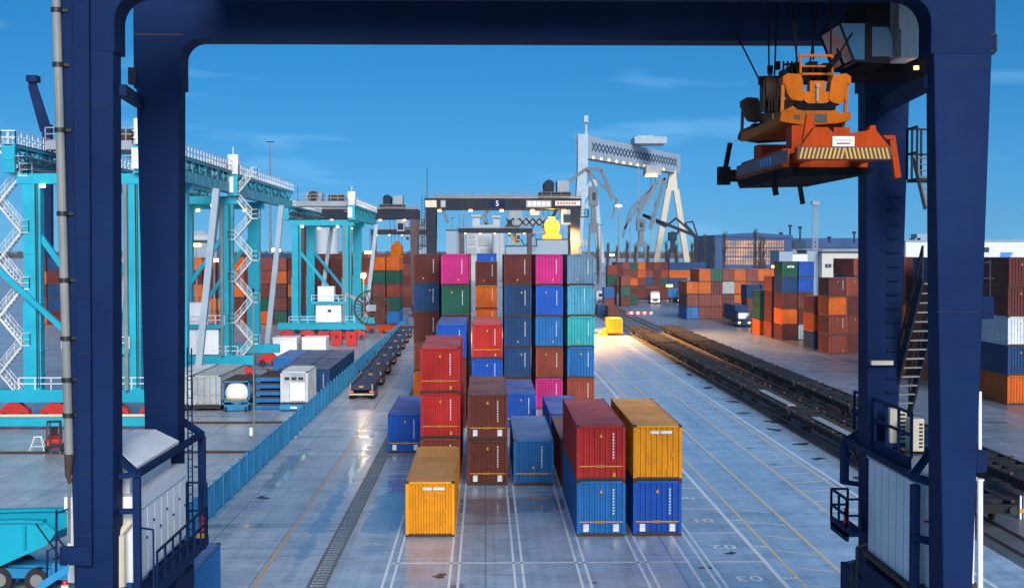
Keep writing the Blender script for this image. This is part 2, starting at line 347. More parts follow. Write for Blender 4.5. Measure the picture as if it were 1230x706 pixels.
lines('lane_line', LINE_Y, [(13.58, 13.74, 30, 215), (15.73, 15.89, 30, 222), (18.63, 18.79, 40, 222), (21.08, 21.25, 40, 222)])
m = MB()
for k in range(24):
    y = 70 + k * 3.05
    m.add([(18.9, y - .02, .009), (21.0, y + .75, .009), (21.0, y + 1.05, .009), (18.9, y + .28, .009)], [(0, 1, 2, 3)])
structure(m, 'hatch_line', LINE_P)
lines('runway_line', LINE_O, [(-9.98, -9.82, 40, 110)]); lines('runway_line', LINE_Y, [(-10.0, -9.86, 110, 260)])
m = MB()
for k in range(9):
    y = 50 + k * 3.4; m.add([(13.9, y, .009), (15.6, y - 1.0, .009), (15.6, y - .76, .009), (13.9, y + .24, .009)], [(0, 1, 2, 3)])
structure(m, 'hatch_line', LINE_P)
# bay numbers, painted to be read from the far side
def ground_text(txt, x, y, size, mat):
    cu = bpy.data.curves.new('bay_number', 'FONT'); cu.body = txt; cu.size = size; cu.align_x = 'CENTER'; cu.align_y = 'CENTER'; cu.offset = .015
    o = bpy.data.objects.new('tmp', cu); COL.objects.link(o)
    me = bpy.data.meshes.new_from_object(o.evaluated_get(bpy.context.evaluated_depsgraph_get()))
    bpy.data.objects.remove(o); me.materials.clear(); me.materials.append(mat)
    q = bpy.data.objects.new('bay_number', me); COL.objects.link(q); q.location = (x, y, .01); q.rotation_euler.z = math.pi; q['kind'] = 'structure'
    return q
for t, y in (('03', 58.3), ('02', 64.6), ('01', 71.0), ('00', 77.4)): ground_text(t, 11.5, y, 1.25, LINE_W)
for t, y in (('03', 58.3), ('02', 64.6), ('01', 71.0)): ground_text(t, 13.28, y, .62, LINE_W)
# the drain along the runway: a slot with a grating between two worn steel edges
m = MB(); m.box(-7.62, -7.50, 30, 235, .004, .05); m.box(-6.92, -6.80, 30, 235, .004, .05)
drain = tag(m.build('drain_edge', None, M['rail']), kind='structure')
m = MB()
for k in range(400): m.box(-7.48, -6.94, 34 + k * .5, 34 + k * .5 + .06, .006, .03)

tag(m.build('drain_grating', None, M['black']), kind='structure')
m = MB(); m.box(-7.38, -7.24, 34, 232, .006, .024); m.box(-7.16, -7.02, 34, 232, .006, .024); tag(m.build('drain_cover', None, M['grey']), kind='structure')
# standing water and oil stains: thin ragged sheets lying on the concrete
def ragged(name, blobs, mat, z=.0065, seed=1):
    rr = random.Random(seed); m = MB()
    for i, (x, y, rx, ry) in enumerate(blobs):
        n = 44; ph = [rr.random() * 6.28 for _ in range(5)]; vs = [(x, y, z + i * .00004)]
        for k in range(n):
            a = 2 * math.pi * k / n; q = 1 + sum(math.sin(a * (j + 2) + ph[j]) * .30 / (j + 1) for j in range(5)) + rr.uniform(-.05, .05); vs.append((x + rx * q * math.cos(a), y + ry * q * math.sin(a), z + i * .00004))
        m.add(vs, [(0, 1 + k, 1 + (k + 1) % n) for k in range(n)])
    return tag(m.build(name, None, mat), kind='structure')
ragged('oil_stain', [(-12.9, 78, .35, .5), (22.9, 92, .5, .5), (23.4, 99, .55, .7), (23.1, 107, .5, .8), (23.6, 84, .6, .4), (22.7, 118, .45, .8), (23.5, 127, .5, 1), (23.2, 140, .5, 1.2), (23.6, 155, .4, 1.6), (23.3, 76, .7, .5), (23.4, 71, .8, .4), (24.0, 112, .5, .8), (11.6, 63.2, .25, .3), (10.0, 60.3, .3, .25), (-2, 59, .3, .4), (-22, 90, .9, .3)], M['stain'], .0072, 9)
# crane rails of the cyan cranes (across) and the railway (along)
m = MB()
for y in (95.6, 112, 130): m.box(-140, -15.2, y - .04, y + .04, .01, .14); m.box(-140, -15.2, y - .3, y + .3, .004, .03)
tag(m.build('crane_rail', None, M['rust']), kind='structure')
m = MB()
for xc in (25.9, 31.6):
    for s in (-.72, .72): m.box(xc + s - .035, xc + s + .035, 40, 330, .02, .16)
tag(m.build('railway_rail', None, M['rail']), kind='structure')
sheet('track_bed', 24.25, 33.45, 40, 330, .005, mat_ground('track_bed', (.11, .12, .135), .2, 0, .6, .6))
sheet('yard_shadowless_apron', 46.55, 52, 60, 420, .004, mat_ground('apron', (.15, .17, .20), .3, 0, .5))
bpy.data.objects['yard_shadowless_apron'].name = 'yard_apron'
# ================================================================== the big navy crane overhead
D1, D2 = 37.2, 44.3
rtg = thing('gantry_crane', 'huge navy blue gantry crane framing the whole view with its legs and beam', 'gantry crane', (1.1, 40.7, 0))
def leg(x0t, x1t, x0b, x1b, y0t, y1t, y0b, y1b):
    m = MB(); zt, zb = 21.6, 3.2
    m.taper((x0b, x1b, y0b, y1b, zb), (x0t, x1t, y0t, y1t, zt)); return m.build('leg', rtg, M['navy'], world=True, bevel=.04)
def XL(px, d): return X_(px, d)
lgs = {}
lgs['nl'] = leg(XL(75, D1), XL(139, D1), XL(86, D1), XL(131, D1), D1, D1 + .8, D1, D1 + 1.1)
lgs['fl'] = leg(XL(164, D2), XL(218, D2), XL(175, D2), XL(209, D2), D2, D2 + .9, D2, D2 + 1.2)
lgs['nr'] = leg(XL(1117, D1), XL(1191, D1), XL(1139, D1), XL(1171, D1), D1, D1 + .6, D1, D1 + 1.3)
lgs['fr'] = leg(XL(1037, D2), XL(1093, D2), XL(1046, D2), XL(1076, D2), D2, D2 + .9, D2, D2 + 1.2)
def girder(d, w, zb, zt, xl, xr, xil, xir, rad):
    """box girder with rounded haunches where it meets the legs"""
    m = MB(); pts = [(xl, zb - 1.6), (xil, zb - 1.6)]
    for k in range(0, 9):
        a = math.pi - k * math.pi / 16; pts.append((xil + rad + rad * math.cos(a), zb - rad + rad * math.sin(a)))
    for k in range(0, 9):
        a = math.pi / 2 - k * math.pi / 16; pts.append((xir - rad + rad * math.cos(a), zb - rad + rad * math.sin(a)))
    pts += [(xir, zb - 1.6), (xr, zb - 1.6), (xr, zt), (xl, zt)]
    n = len(pts); vs = [(p[0], d - .012, p[1]) for p in pts] + [(p[0], d + w, p[1]) for p in pts]
    # quads: top edge split so the face stays planar and simple
    import mathutils.geometry as G
    tri = G.tessellate_polygon([[Vector((p[0], p[1], 0)) for p in pts]])
    fs = [tuple(t) for t in tri] + [tuple(n + i for i in t[::-1]) for t in tri] + [(i, (i + 1) % n, n + (i + 1) % n, n + i) for i in range(n)]
    m.add(vs, fs); return m.build('girder', rtg, M['navy'], world=True)
ZB = Z_(48, D2)
girder(D2, 1.15, ZB, ZB + 2.3, XL(162.6, D2), XL(1094.5, D2), XL(218.6, D2) , XL(1036.4, D2), .62)
girder(D1, 1.1, ZB + .15, ZB + 2.4, XL(73.5, D1), XL(1192.5, D1), XL(140, D1), XL(1116, D1), .75)
# end carriages, braces, added out-of-frame ledge between the beams that shades the far girder
for x in (XL(108, D1), XL(1154, D1)):
    m = MB(); m.box(x - .55, x + .55, D1 - 2, D2 + 3.2, 2.0, 3.25); m.build('sill_beam', rtg, M['navy'], world=True, bevel=.03)
    for yy in (D1 - 1, D1 + 1.2, D2 - .4, D2 + 2):
        m = MB(); m.tube((x - .3, yy, .75), (x + .3, yy, .75), .75, 20); w = m.build('wheel', rtg, M['rubber'], world=True)
        m = MB(); m.tube((x - .32, yy, .75), (x + .32, yy, .75), .36, 14); o = m.build('rim', w, M['steel'], world=False); o.location = -rtg.location
for px, ya, yb in ((135, 110, 122), ):
    a, b = P(145, 108, D1 + .6), P(168, 124, D2 + .2)
    m = MB(); m.bar(a, b, .3, .3); m.build('brace', rtg, M['navy'], world=True)
m = MB(); m.bar(P(1118, 98, D1 + .5), P(1060, 128, D2 + .2), .34, .38); m.build('brace', rtg, M['navy'], world=True)
# brackets at the side of the far left leg, and the loop at the right leg
m = MB(); p = P(159, 92, D2); m.box(p.x - .12, p.x + .16, p.y - .1, p.y + .3, p.z - .25, p.z + .28); m.build('junction_box', rtg, M['dark'], world=True)
m = MB(); a, b = P(1189, 42, D1), P(1196, 62, D1)
m.bar((a.x, a.y, a.z), (b.x, a.y, a.z), .06); m.bar((b.x, a.y, a.z), (b.x, a.y, b.z), .06); m.bar((b.x, a.y, b.z), (a.x, a.y, b.z), .06); m.build('cable_bracket', rtg, M['dark'], world=True)
# trolley, cab, cabinets
trol = MB(); trol.box(5.5, 13.2, D1 + 1.3, D2 - .15, ZB + 2.45, ZB + 2.8); trol.box(6.5, 11.5, D1 + 1.6, D2 - .6, ZB + 2.8, ZB + 4.2); trol.build('trolley', rtg, M['dark'], world=True)
deck = MB(); yl = D2 - 2.1; deck.box(-8.6, 13.4, yl, D2 - .02, ZB + 2.1, ZB + 2.2); deck.box(-8.6, 13.4, yl - .08, yl, ZB + 1.3, ZB + 2.6)  # unseen ledge and lip, added to keep sun off the far girder's face
for k in range(12): xx = -8.4 + k * 1.95; deck.prism([(yl + .02, ZB + 2.1), (D2 - .02, ZB + 2.1), (D2 - .02, ZB + 1.4)], 'x', xx - .05, xx + .05)
deck.build('shading_ledge', rtg, M['dark'], world=True)
deck = MB(); deck.box(XL(140, D1), 5.3, D1 + 1.12, D1 + 2.2, ZB + 2.2, ZB + 2.28); deck.build('walkway', rtg, M['dark'], world=True)
a, b = P(1006, 22, 39.2), P(1062, 82, 39.2)
cabx0, cabx1, cz1, cz0 = a.x, b.x + .1, a.z + .5, b.z
m = MB(); m.box(cabx0 + .75, cabx1, 39.0, 41.2, cz0 + .12, cz1); cab = m.build('operator_cab', rtg, M['matt'], world=True)
def sub(mb, name, parent, mat):    # a sub-part given in world coordinates
    o = mb.build(name, parent, mat); o.location = -rtg.location; return o
m = MB(); m.hexa([(cabx0 + .42, 38.98, cz0 + .2), (cabx0 + .8, 38.98, cz0 + .2), (cabx0 + .8, 41.2, cz0 + .2), (cabx0 + .42, 41.2, cz0 + .2),
                  (cabx0, 38.98, cz0 + 1.25), (cabx0 + .8, 38.98, cz0 + 1.25), (cabx0 + .8, 41.2, cz0 + 1.25), (cabx0, 41.2, cz0 + 1.25)])
sub(m, 'window', cab, M['cabglass'])
m = MB()
for y in (38.96, 41.22):
    m.bar((cabx0, y, cz0 + 1.25), (cabx0 + .42, y, cz0 + .18), .06); m.bar((cabx0 + .42, y, cz0 + .18), (cabx1, y, cz0 + .12), .07)
    m.bar((cabx0, y, cz0 + 1.25), (cabx0 + .5, y, cz1 + .1), .06); m.bar((cabx0 + .78, y, cz0 + .15), (cabx0 + .78, y, cz1), .06)
m.bar((cabx0 + .42, 38.96, cz0 + .18), (cabx0 + .42, 41.22, cz0 + .18), .06); m.bar((cabx0, 38.96, cz0 + 1.25), (cabx0, 41.22, cz0 + 1.25), .06)
m.bar((cabx0 + .22, 40.1, cz0 + .7), (cabx0 + .4, 40.1, cz0 + .2), .05)
sub(m, 'cab_frame', cab, M['matt'])
m = MB(); m.hexa([(cabx0 + .95, 38.97, cz0 + .3), (cabx0 + 1.7, 38.97, cz0 + .3), (cabx0 + 1.7, 38.99, cz0 + .3), (cabx0 + .95, 38.99, cz0 + .3),
                  (cabx0 + .95, 38.97, cz0 + 1.15), (cabx0 + 1.5, 38.97, cz0 + 1.15), (cabx0 + 1.5, 38.99, cz0 + 1.15), (cabx0 + .95, 38.99, cz0 + 1.15)]); sub(m, 'window', cab, M['glass'])
a, b = P(1080, -20, 40), P(1103, 70, 40)
m = MB(); m.box(a.x, b.x, 40, 41.2, b.z, a.z); m.build('electrical_cabinet', rtg, M['white'], world=True, bevel=.02)
m = MB(); a, b = P(1068, 36, 39.9), P(1081, 69, 39.9)
for x in (a.x, (a.x + b.x) / 2, b.x): m.bar((x, 39.9, b.z), (x, 39.9, a.z), .04)
m.bar((a.x, 39.9, a.z), (b.x, 39.9, a.z), .04); m.bar((a.x, 39.9, b.z), (b.x, 39.9, b.z), .04); m.bar((a.x, 39.9, b.z), (b.x, 39.9, a.z), .04); m.build('cab_gate', rtg, M['steel'], world=True)
a, b = P(1015, 74, 42.5), P(1112, 92, 42.5); m = MB(); m.box(a.x + .3, b.x, 41.5, 44.2, b.z, a.z); m.box(a.x - .2, a.x + .3, 41.8, 42.2, b.z + .1, a.z + .05); m.build('cab_platform', rtg, M['matt'], world=True)
p = P(1100, 82, 40.4); m = MB(); m.box(p.x - .06, p.x + .06, 40.3, 40.4, p.z - .05, p.z + .05); m.build('lamp', rtg, M['lampdim'], world=True)
# cable duct box on the near left leg and the grey conduit beside it
m = MB(); a0, a1, b0, b1 = XL(92, D1), XL(112, D1), XL(93, D1), XL(108.5, D1)
zb = Z_(676, D1); m.taper((b0, b1, D1 - .17, D1 - .001, zb), (a0, a1, D1 - .17, D1 - .001, 21.5)); duct = m.build('cable_duct', rtg, M['navy'], world=True, bevel=.02)
m = MB(); a, b = P(84, 655, D1), P(109, 677, D1); m.box(XL(70, D1), b.x, D1 - .18, D1 - .002, b.z, a.z); m.build('duct_elbow', rtg, M['navy'], world=True, bevel=.02)
for py in (66, 128, 208, 281, 351, 424, 530, 566, 640):
    m = MB(); z = Z_(py, D1); m.box(XL(92.2, D1), XL(111.3 - (py / 706) * 2.2, D1), D1 - .178, D1 - .172, z - .012, z + .012); sub(m, 'joint', duct, M['dark'])
for key, pys in (('nl', (127, 424)), ('nr', (76, 375)), ('fl', (250,)), ('fr', (215,))):
    d = D1 if key[0] == 'n' else D2; x0, x1 = {'nl': (114, 134), 'nr': (1121, 1186), 'fl': (168, 215), 'fr': (1040, 1088)}[key]
    for py in pys:
        m = MB(); z = Z_(py, d); k = (py / 706)
        m.box(XL(x0 + (8 * k if key == 'nr' else 0), d), XL(x1 - 12 * k, d), d - .006, d + .01, z - .01, z + .01); sub(m, 'weld_seam', lgs[key], M['dark'])
m = MB(); pa, pb = P(67, -12, D1 - .12), P(83, 545, D1 - .12); m.tube(pa, pb, .12, 12); pipe = m.build('conduit', rtg, M['steel'], world=True, smooth=False)
for py in (12, 77, 155, 255, 335, 405, 455, 498):
    t = (py + 12) / 557; c = pa.lerp(pb, t); m = MB(); m.tube(c - Vector((0, 0, .06)), c + Vector((0, 0, .06)), .15, 12); m.box(c.x, c.x + .3, c.y + .05, c.y + .16, c.z - .04, c.z + .04); sub(m, 'pipe_clamp', pipe, M['black'])
m = MB(); m.tube(P(83, 545, D1 - .12), P(82, 572, D1 - .1), .13, 10, .09); m.tube(P(82, 572, D1 - .1), P(85, 580, D1 - .1), .07, 8); m.build('cable_tail', rtg, M['rust'], world=True)
m = MB(); m.tube(P(83, 606, D1 - .1), P(83, 652, D1 - .1), .045, 8); m.tube(P(83, 606, D1 - .1), P(83, 545, D1 - .1), .045, 8); m.build('conduit', rtg, M['steel'], world=True)
# seam under the haunch of the far beam
m = MB(); z = Z_(43, D2); m.box(XL(164, D2), XL(222, D2), D2 - .02, D2 + .02, z - .02, z + .02); m.build('weld_seam', rtg, M['rust'], world=True)
# ---- generator house at the left leg
hx0, hx1, hy0, hy1 = -11.9, X_(159.7, 38.1), 38.35, 44.25
hz0, hz1 = 4.85, 7.3
m = MB(); m.box(hx0, hx1, hy0, hy1, hz0, hz1); gen = m.build('generator_house', rtg, M['white'], world=True, bevel=.03)
for k in range(7):
    y = hy0 + .2 + k * .83
    m = MB(); m.box(hx1 + .003, hx1 + .03, y, y + .78, hz0 + .12, hz1 - .45); dr = sub(m, 'cabinet_door', gen, M['white'])
    m = MB(); m.box(hx1 + .03, hx1 + .07, y + .6, y + .7, hz0 + 1.1 + .35 * (k % 2), hz0 + 1.16 + .35 * (k % 2)); m.build('door_handle', gen, M['black']).location = -rtg.location
m = MB(); m.box(hx0 - .05, hx1 + .06, hy0 - .05, hy1 + .05, hz1 - .38, hz1 + .02); sub(m, 'roof_band', gen, M['white'])
m = MB(); m.box(-11.7, hx1 - .35, hy0 + .5, hy1 - .3, hz1 + .02, hz1 + .55); sub(m, 'radiator_base', gen, M['white'])
m = MB(); rz0, rz1 = hz1 + .55, hz1 + 1.25
m.taper((-11.85, hx1 - .12, hy0 + .3, hy1 - .15, rz0), (-11.85, hx1 - .12, hy0 + .3, hy1 - .15, rz0 + .25)); m.taper((-11.85, hx1 - .12, hy0 + .3, hy1 - .15, rz0 + .25), (-11.3, hx1 - .75, hy0 + .9, hy1 - .7, rz1))
sub(m, 'radiator_hood', gen, M['white'])
m = MB(); m.tube((hx1 - .45, hy0 - .35, hz0), (hx1 - .45, hy0 - .35, hz1 - 1.0), .2, 12); m.tube((hx1 - .45, hy0 - .35, hz1 - 1.0), (hx1 - .2, hy0 - .1, hz1 - .7), .1, 10); sub(m, 'exhaust_tank', gen, M['cream'])
# blue guard frame around it
gx = hx1 + .1
m = MB(); m.bar((gx, 37.9, 3.3), (gx, 37.9, Z_(572, 37.9)), .2, .2); m.bar((gx, 46.6, 4.0), (gx, 46.6, Z_(523, 46.6)), .24); zt = Z_(568, 37.9)
m.bar((gx, 37.9, zt), (gx, 46.6, Z_(520, 46.6)), .2, .16); m.bar((gx, 37.9, zt), (-11.2, 37.6, zt - .12), .14, .14); m.bar((gx, 37.9, zt), (gx - .6, 38.1, zt + .5), .18, .18); m.bar((gx, 46.6, Z_(520, 46.6)), (gx - .9, 45.4, zt + .9), .2, .2)
m.bar((gx, 37.9, Z_(612, 37.9)), (-10.7, 37.9, Z_(612, 37.9)), .14, .14)
m.build('guard_frame', rtg, M['navy'], world=True)
# walkway with railings on its inner side
m = MB(); m.box(gx - .3, gx + .4, 36.5, 45.6, 4.5, 4.58); m.box(gx + .36, gx + .42, 36.5, 45.6, 4.38, 4.66); m.build('walkway', rtg, M['navy'], world=True)
m = MB(); railing(m, [(gx + .38, 38.6, 4.58), (gx + .38, 45.5, 4.58)], 1.1, 1.0, .03); railing(m, [(gx - .3, 45.55, 4.58), (gx + .38, 45.5, 4.58)], 1.9, .8, .03); m.build('railing', rtg, M['navy'], world=True)
m = MB()
for y, zz in ((38.2, 6.4), (45.3, 7.0)): m.bar((gx + .38, y, 4.5), (gx + .38, y, zz), .05); m.bar((gx + .38, y, zz), (gx, y, zz + .06), .05)
m.build('hand_hoop', rtg, M['navy'], world=True)
def extinguisher(x, y, z, parent=None):
    t = MB(); t.tube((x, y, z), (x, y, z + .5), .09, 12); t.tube((x, y, z + .5), (x, y, z + .58), .05, 10, .03); e = t.build('fire_extinguisher', rtg, M['extinguisher'], world=True)
    t = MB(); t.bar((x, y, z + .58), (x + .1, y, z + .64), .03); t.tube((x, y, z + .35), (x, y, z + .4), .092, 12); sub(t, 'valve', e, M['black'])
p = P(242, 622, 46.2); extinguisher(p.x, 46.2, p.z - .45); 
m = MB(); m.box(p.x - .1, p.x + .1, 46.1, 46.15, p.z - .75, p.z - .5); m.build('warning_plate', rtg, M['yel'], world=True)
# ladder and inner fittings behind the house, near the fence
m = MB()
for x in (P(225, 420, 46).x, P(230, 420, 46).x): m.bar((x, 46, 3.4), (x, 46, 11), .04)
for k in range(24): m.bar((P(225, 420, 46).x, 46, 3.6 + k * .3), (P(230, 420, 46).x, 46, 3.6 + k * .3), .03)
m.build('ladder', rtg, M['navy'], world=True)
# left stub railings at the bottom left
m = MB(); a = P(68, 614, 36.6)
m.bar(P(68, 612, 36.6), P(67, 720, 36.6), .05); m.bar(P(68, 616, 36.6), P(82, 611, 36.6), .05); m.bar(P(57, 660, 36.6), P(56, 720, 36.6), .05); m.bar(P(57, 662, 36.6), P(68, 655, 36.6), .04); m.build('railing', rtg, M['navy'], world=True)
m = MB(); m.hexa([P(45, 712, 36.4), P(83, 686, 36.4), P(83, 686, 36.9), P(45, 712, 36.9), P(45, 701, 36.4), P(83, 677, 36.4), P(83, 677, 36.9), P(45, 701, 36.9)]); m.build('stair_stringer', rtg, M['fence'], world=True)
p = P(78, 702, 36.3); m = MB(); m.tube((p.x, 36.3, p.z - .1), (p.x, 36.3, p.z), .1, 10, m=1); m.tube((p.x, 36.3, p.z), (p.x, 36.3, p.z + .12), .08, 10, .06); m.build('beacon', rtg, M['extinguisher'], M['white'], world=True)
# ---- electrical house at the right leg
ex0, ey0, ey1 = X_(1045, 44.3), 39.7, 44.25
ez0, ez1 = Z_(660, 44.3, 1045), Z_(549, 44.3, 1045)
m = MB(); m.box(ex0, ex0 + 1.9, ey0, ey1, ez0, ez1); eh = m.build('electrical_house', rtg, M['white'], world=True, bevel=.02)
m = MB(); m.box(ex0 - .06, ex0 + 1.95, ey0 - .05, ey1 + .05, ez1, ez1 + .12); sub(m, 'roof', eh, M['grey'])
for k in range(1, 6):
    y = ey0 + k * (ey1 - ey0) / 6; m = MB(); m.box(ex0 - .008, ex0 + .002, y - .01, y + .01, ez0 + .05, ez1 - .05); sub(m, 'panel_joint', eh, M['grey'])
m = MB(); m.box(ex0 - .1, ex0 + 2, ey0 - .1, ey1 + .1, ez0 - .14, ez0); m.box(ex0 - .15, ex0 - .02, ey0 - .1, ey1 + .1, ez0 - .16, ez0 - .02); m.build('house_platform', rtg, M['rust'], world=True)
m = MB(); c = ex0 + .5; m.tube((c, ey0 - .25, ez0), (c, ey0 - .25, ez1 - .1), .16, 12); e_ = m.build('cable_riser', rtg, M['white'], world=True)
m = MB(); m.bar((c - .25, ey0 - .4, ez0 + 1.95), (c + .3, ey0 - .4, ez0 + 1.95), .06); m.box(c - .05, c + .05, ey0 - .43, ey0 - .4, ez0 + .9, ez0 + 1.15); sub(m, 'clamp', e_, M['redprint'])
m = MB(); gx2 = ex0 - .02
m.bar((gx2, ey0 - .35, 3.2), (gx2, ey0 - .35, Z_(582, 39.3, 1100)), .24, .24); zt = ez1 + .2
m.bar((gx2 - .1, ey0 - .4, zt), (gx2 - .1, 46.8, zt + .05), .13, .16); m.bar((gx2 - .1, ey0 - .4, zt), (gx2 + 1.0, D1 + .4, zt - .22), .16, .2); m.bar((gx2 - .1, ey0 - .4, zt), (gx2 + .6, ey0 + .1, zt + .65), .18, .18)
m.bar((gx2 - .1, 46.8, zt), (gx2 - .1, 46.8, zt - 1.5), .26); m.bar((gx2 - .1, 46.8, zt), (gx2 + .8, 46.2, zt + .7), .2); m.bar((gx2 - .1, 46.8, zt - 1.45), (gx2 + .6, 46, zt - 1.45), .15)
m.bar((gx2 - .1, ey0 - .38, ez0 + 1.5), (gx2 + .8, D1 + .5, ez0 + 1.5), .16, .2); m.build('guard_frame', rtg, M['navy'], world=True)
# platform with extinguisher on the left of it
pa = P(1010, 645, 45); m = MB(); m.box(pa.x, ex0 - .05, 44.35, 46.4, pa.z + .15, pa.z + .3); m.box(pa.x, pa.x + .1, 44.35, 46.4, pa.z, pa.z + .45); m.build('walkway', rtg, M['navy'], world=True)
m = MB(); railing(m, [(ex0 - .1, 46.4, pa.z + .3), (pa.x + .03, 46.4, pa.z + .3), (pa.x + .03, 44.4, pa.z + .3), (ex0 - .25, 44.4, pa.z + .3)], 1.1, .8, .035); m.build('railing', rtg, M['navy'], world=True)
extinguisher(pa.x + .15, 44.9, pa.z + .5)
# lower clutter: hydraulic tank, pipes, blue lower box
m = MB(); m.box(ex0 - .25, ex0 + .5, 40.0, 44, 3.3, ez0 - .3); m.box(ex0 - .2, ex0 + .1, 38.5, 39.8, 3.3, ez0 - .5); m.build('hydraulic_box', rtg, M['navy'], world=True, bevel=.02)
m = MB(); q = P(1029, 690, 43); m.tube((q.x, 43, 2.6), (q.x, 43, q.z + .9), .05, 8); m.tube((q.x, 43, q.z + .9), (q.x + .35, 43, q.z + 1.0), .05, 8); m.tube((q.x - .2, 43.2, q.z + .35), (q.x, 43.2, q.z + .4), .06, 8); m.tube((q.x - .12, 43.2, 2.6), (q.x - .12, 43.2, q.z + .4), .035, 8); m.build('hydraulic_pipe', rtg, M['dark'], world=True)
# roof platform: AC units, railings, stairs up
m = MB(); m.box(ex0 + .2, ex0 + 2.6, 43.2, 46.5, ez1 + .5, ez1 + .62); m.box(ex0 + .12, ex0 + .2, 40.4, 46.5, ez1 + .2, ez1 + .6); m.build('roof_platform', rtg, M['navy'], world=True)
for i, (pxa, pxb) in enumerate(((1069, 1089), (1093, 1110))):
    d = 43.3 - i * .9; a, b = P(pxa, 491 + 12 * i, d), P(pxb, 532 + 10 * i, d)
    m = MB(); m.box(a.x, b.x, d, d + .45, b.z, a.z); ac = m.build('air_conditioner', rtg, M['cream'], world=True, bevel=.02)
    m = MB()
    for k in range(7): z = b.z + .12 + k * (a.z - b.z - .2) / 7; m.box(a.x + .3, b.x - .05, d - .02, d - .002, z, z + .06)
    sub(m, 'grille', ac, M['dark'])
m = MB(); railing(m, [(ex0 + .16, 40.3, ez1 + .6), (ex0 + .16, 46.6, ez1 + .6)], 1.35, 1.3, .04); m.build('railing', rtg, M['navy'], world=True)
s0, s1 = P(1068, 500, 45.0), P(1108, 335, 42.6)
m = MB()
w = Vector((.75, .25, 0)); m.bar(s0, s1, .08, .24); m.bar(s0 + w, s1 + w, .08, .24); st = m.build('stair_stringer', rtg, M['dark'], world=True)
for k in range(15):
    c = s0.lerp(s1, (k + .5) / 15); m = MB(); m.hexa([c + Vector(q) for q in ((.02, -.1, -.02), (.73, .1, -.02), (.73, .35, -.02), (.02, .15, -.02), (.02, -.1, .02), (.73, .1, .02), (.73, .35, .02), (.02, .15, .02))]); sub(m, 'tread', st, M['steel'])
m = MB(); up = Vector((0, 0, 1.05))
for o_ in (Vector((0, 0, 0)), w):
    m.bar(s0 + o_ + up, s1 + o_ + up, .06); m.bar(s0 + o_ + up * .5, s1 + o_ + up * .5, .045)
    for k in range(7): c = s0.lerp(s1, k / 6) + o_; m.bar(c, c + up, .05)
m.build('stair_railing', rtg, M['dark'], world=True)
q0, q1 = P(1094, 215, 42.6), P(1112, 155, 42.0)
m = MB(); m.box(q0.x, q0.x + .9, 42, 43, q0.z - .1, q0.z); railing(m, [(q0.x, 42, q0.z), (q0.x, 43, q0.z), (q0.x + .9, 43, q0.z)], 1.6, .5, .03); m.build('leg_platform', rtg, M['dark'], world=True)
u0, u1 = P(1112, 250, 41.8), P(1098, 190, 42.6)
m = MB(); m.bar(u0, u1, .07, .2); m.bar(u0 + Vector((.5, 0, 0)), u1 + Vector((.5, 0, 0)), .07, .2)
for k in range(9): c = u0.lerp(u1, k / 8); m.box(c.x, c.x + .5, c.y - .1, c.y + .1, c.z - .015, c.z + .015)
m.build('upper_stair', rtg, M['steel'], world=True)
# ladder let into the far right leg, tube lamp
m = MB(); za, zb2 = Z_(505, D2 - .2, 1070), Z_(235, D2 - .2, 1080)
for k in range(17): z = za + (zb2 - za) * k / 16; m.box(X_(1066, D2), X_(1080, D2), D2 - .1, D2 - .02, z - .025, z + .025)
m.build('ladder_rung', rtg, M['navy'], world=True)
a, b = P(1046, 433, D2 - .15), P(1072, 438, D2 - .15); m = MB(); m.box(a.x, b.x, D2 - .25, D2 - .05, b.z, a.z); m.build('tube_lamp', rtg, M['cream'], world=True)
# right of the near right leg: white pipe, junction box, cleats
m = MB(); a, b = P(1177, 577, D1 + .5), P(1177, 720, D1 + .5); m.tube(a, b, .085, 12); m.tube(a, a + Vector((0, 0, .05)), .12, 12); m.build('conduit', rtg, M['white'], world=True)
m = MB(); m.tube(P(1177, 470, D1 + .4), P(1177, 540, D1 + .4), .05, 10); m.build('conduit', rtg, M['white'], world=True)
m = MB(); a, b = P(1172, 540, D1 + .3), P(1184, 566, D1 + .3); m.box(a.x, b.x, D1 + .2, D1 + .8, b.z, a.z); a, b = P(1176, 356, D1 + .3), P(1192, 383, D1 + .3); m.box(a.x, b.x, D1 + .2, D1 + .7, b.z, a.z); m.build('junction_box', rtg, M['navy'], world=True)
m = MB(); m.bar(P(1189, 312, D1 + .4), P(1189, 357, D1 + .4), .05); m.bar(P(1176, 334, D1 + .4), P(1194, 334, D1 + .4), .04); m.bar(P(1176, 315, D1 + .4), P(1190, 315, D1 + .4), .04); m.build('cable_bracket', rtg, M['dark'], world=True)
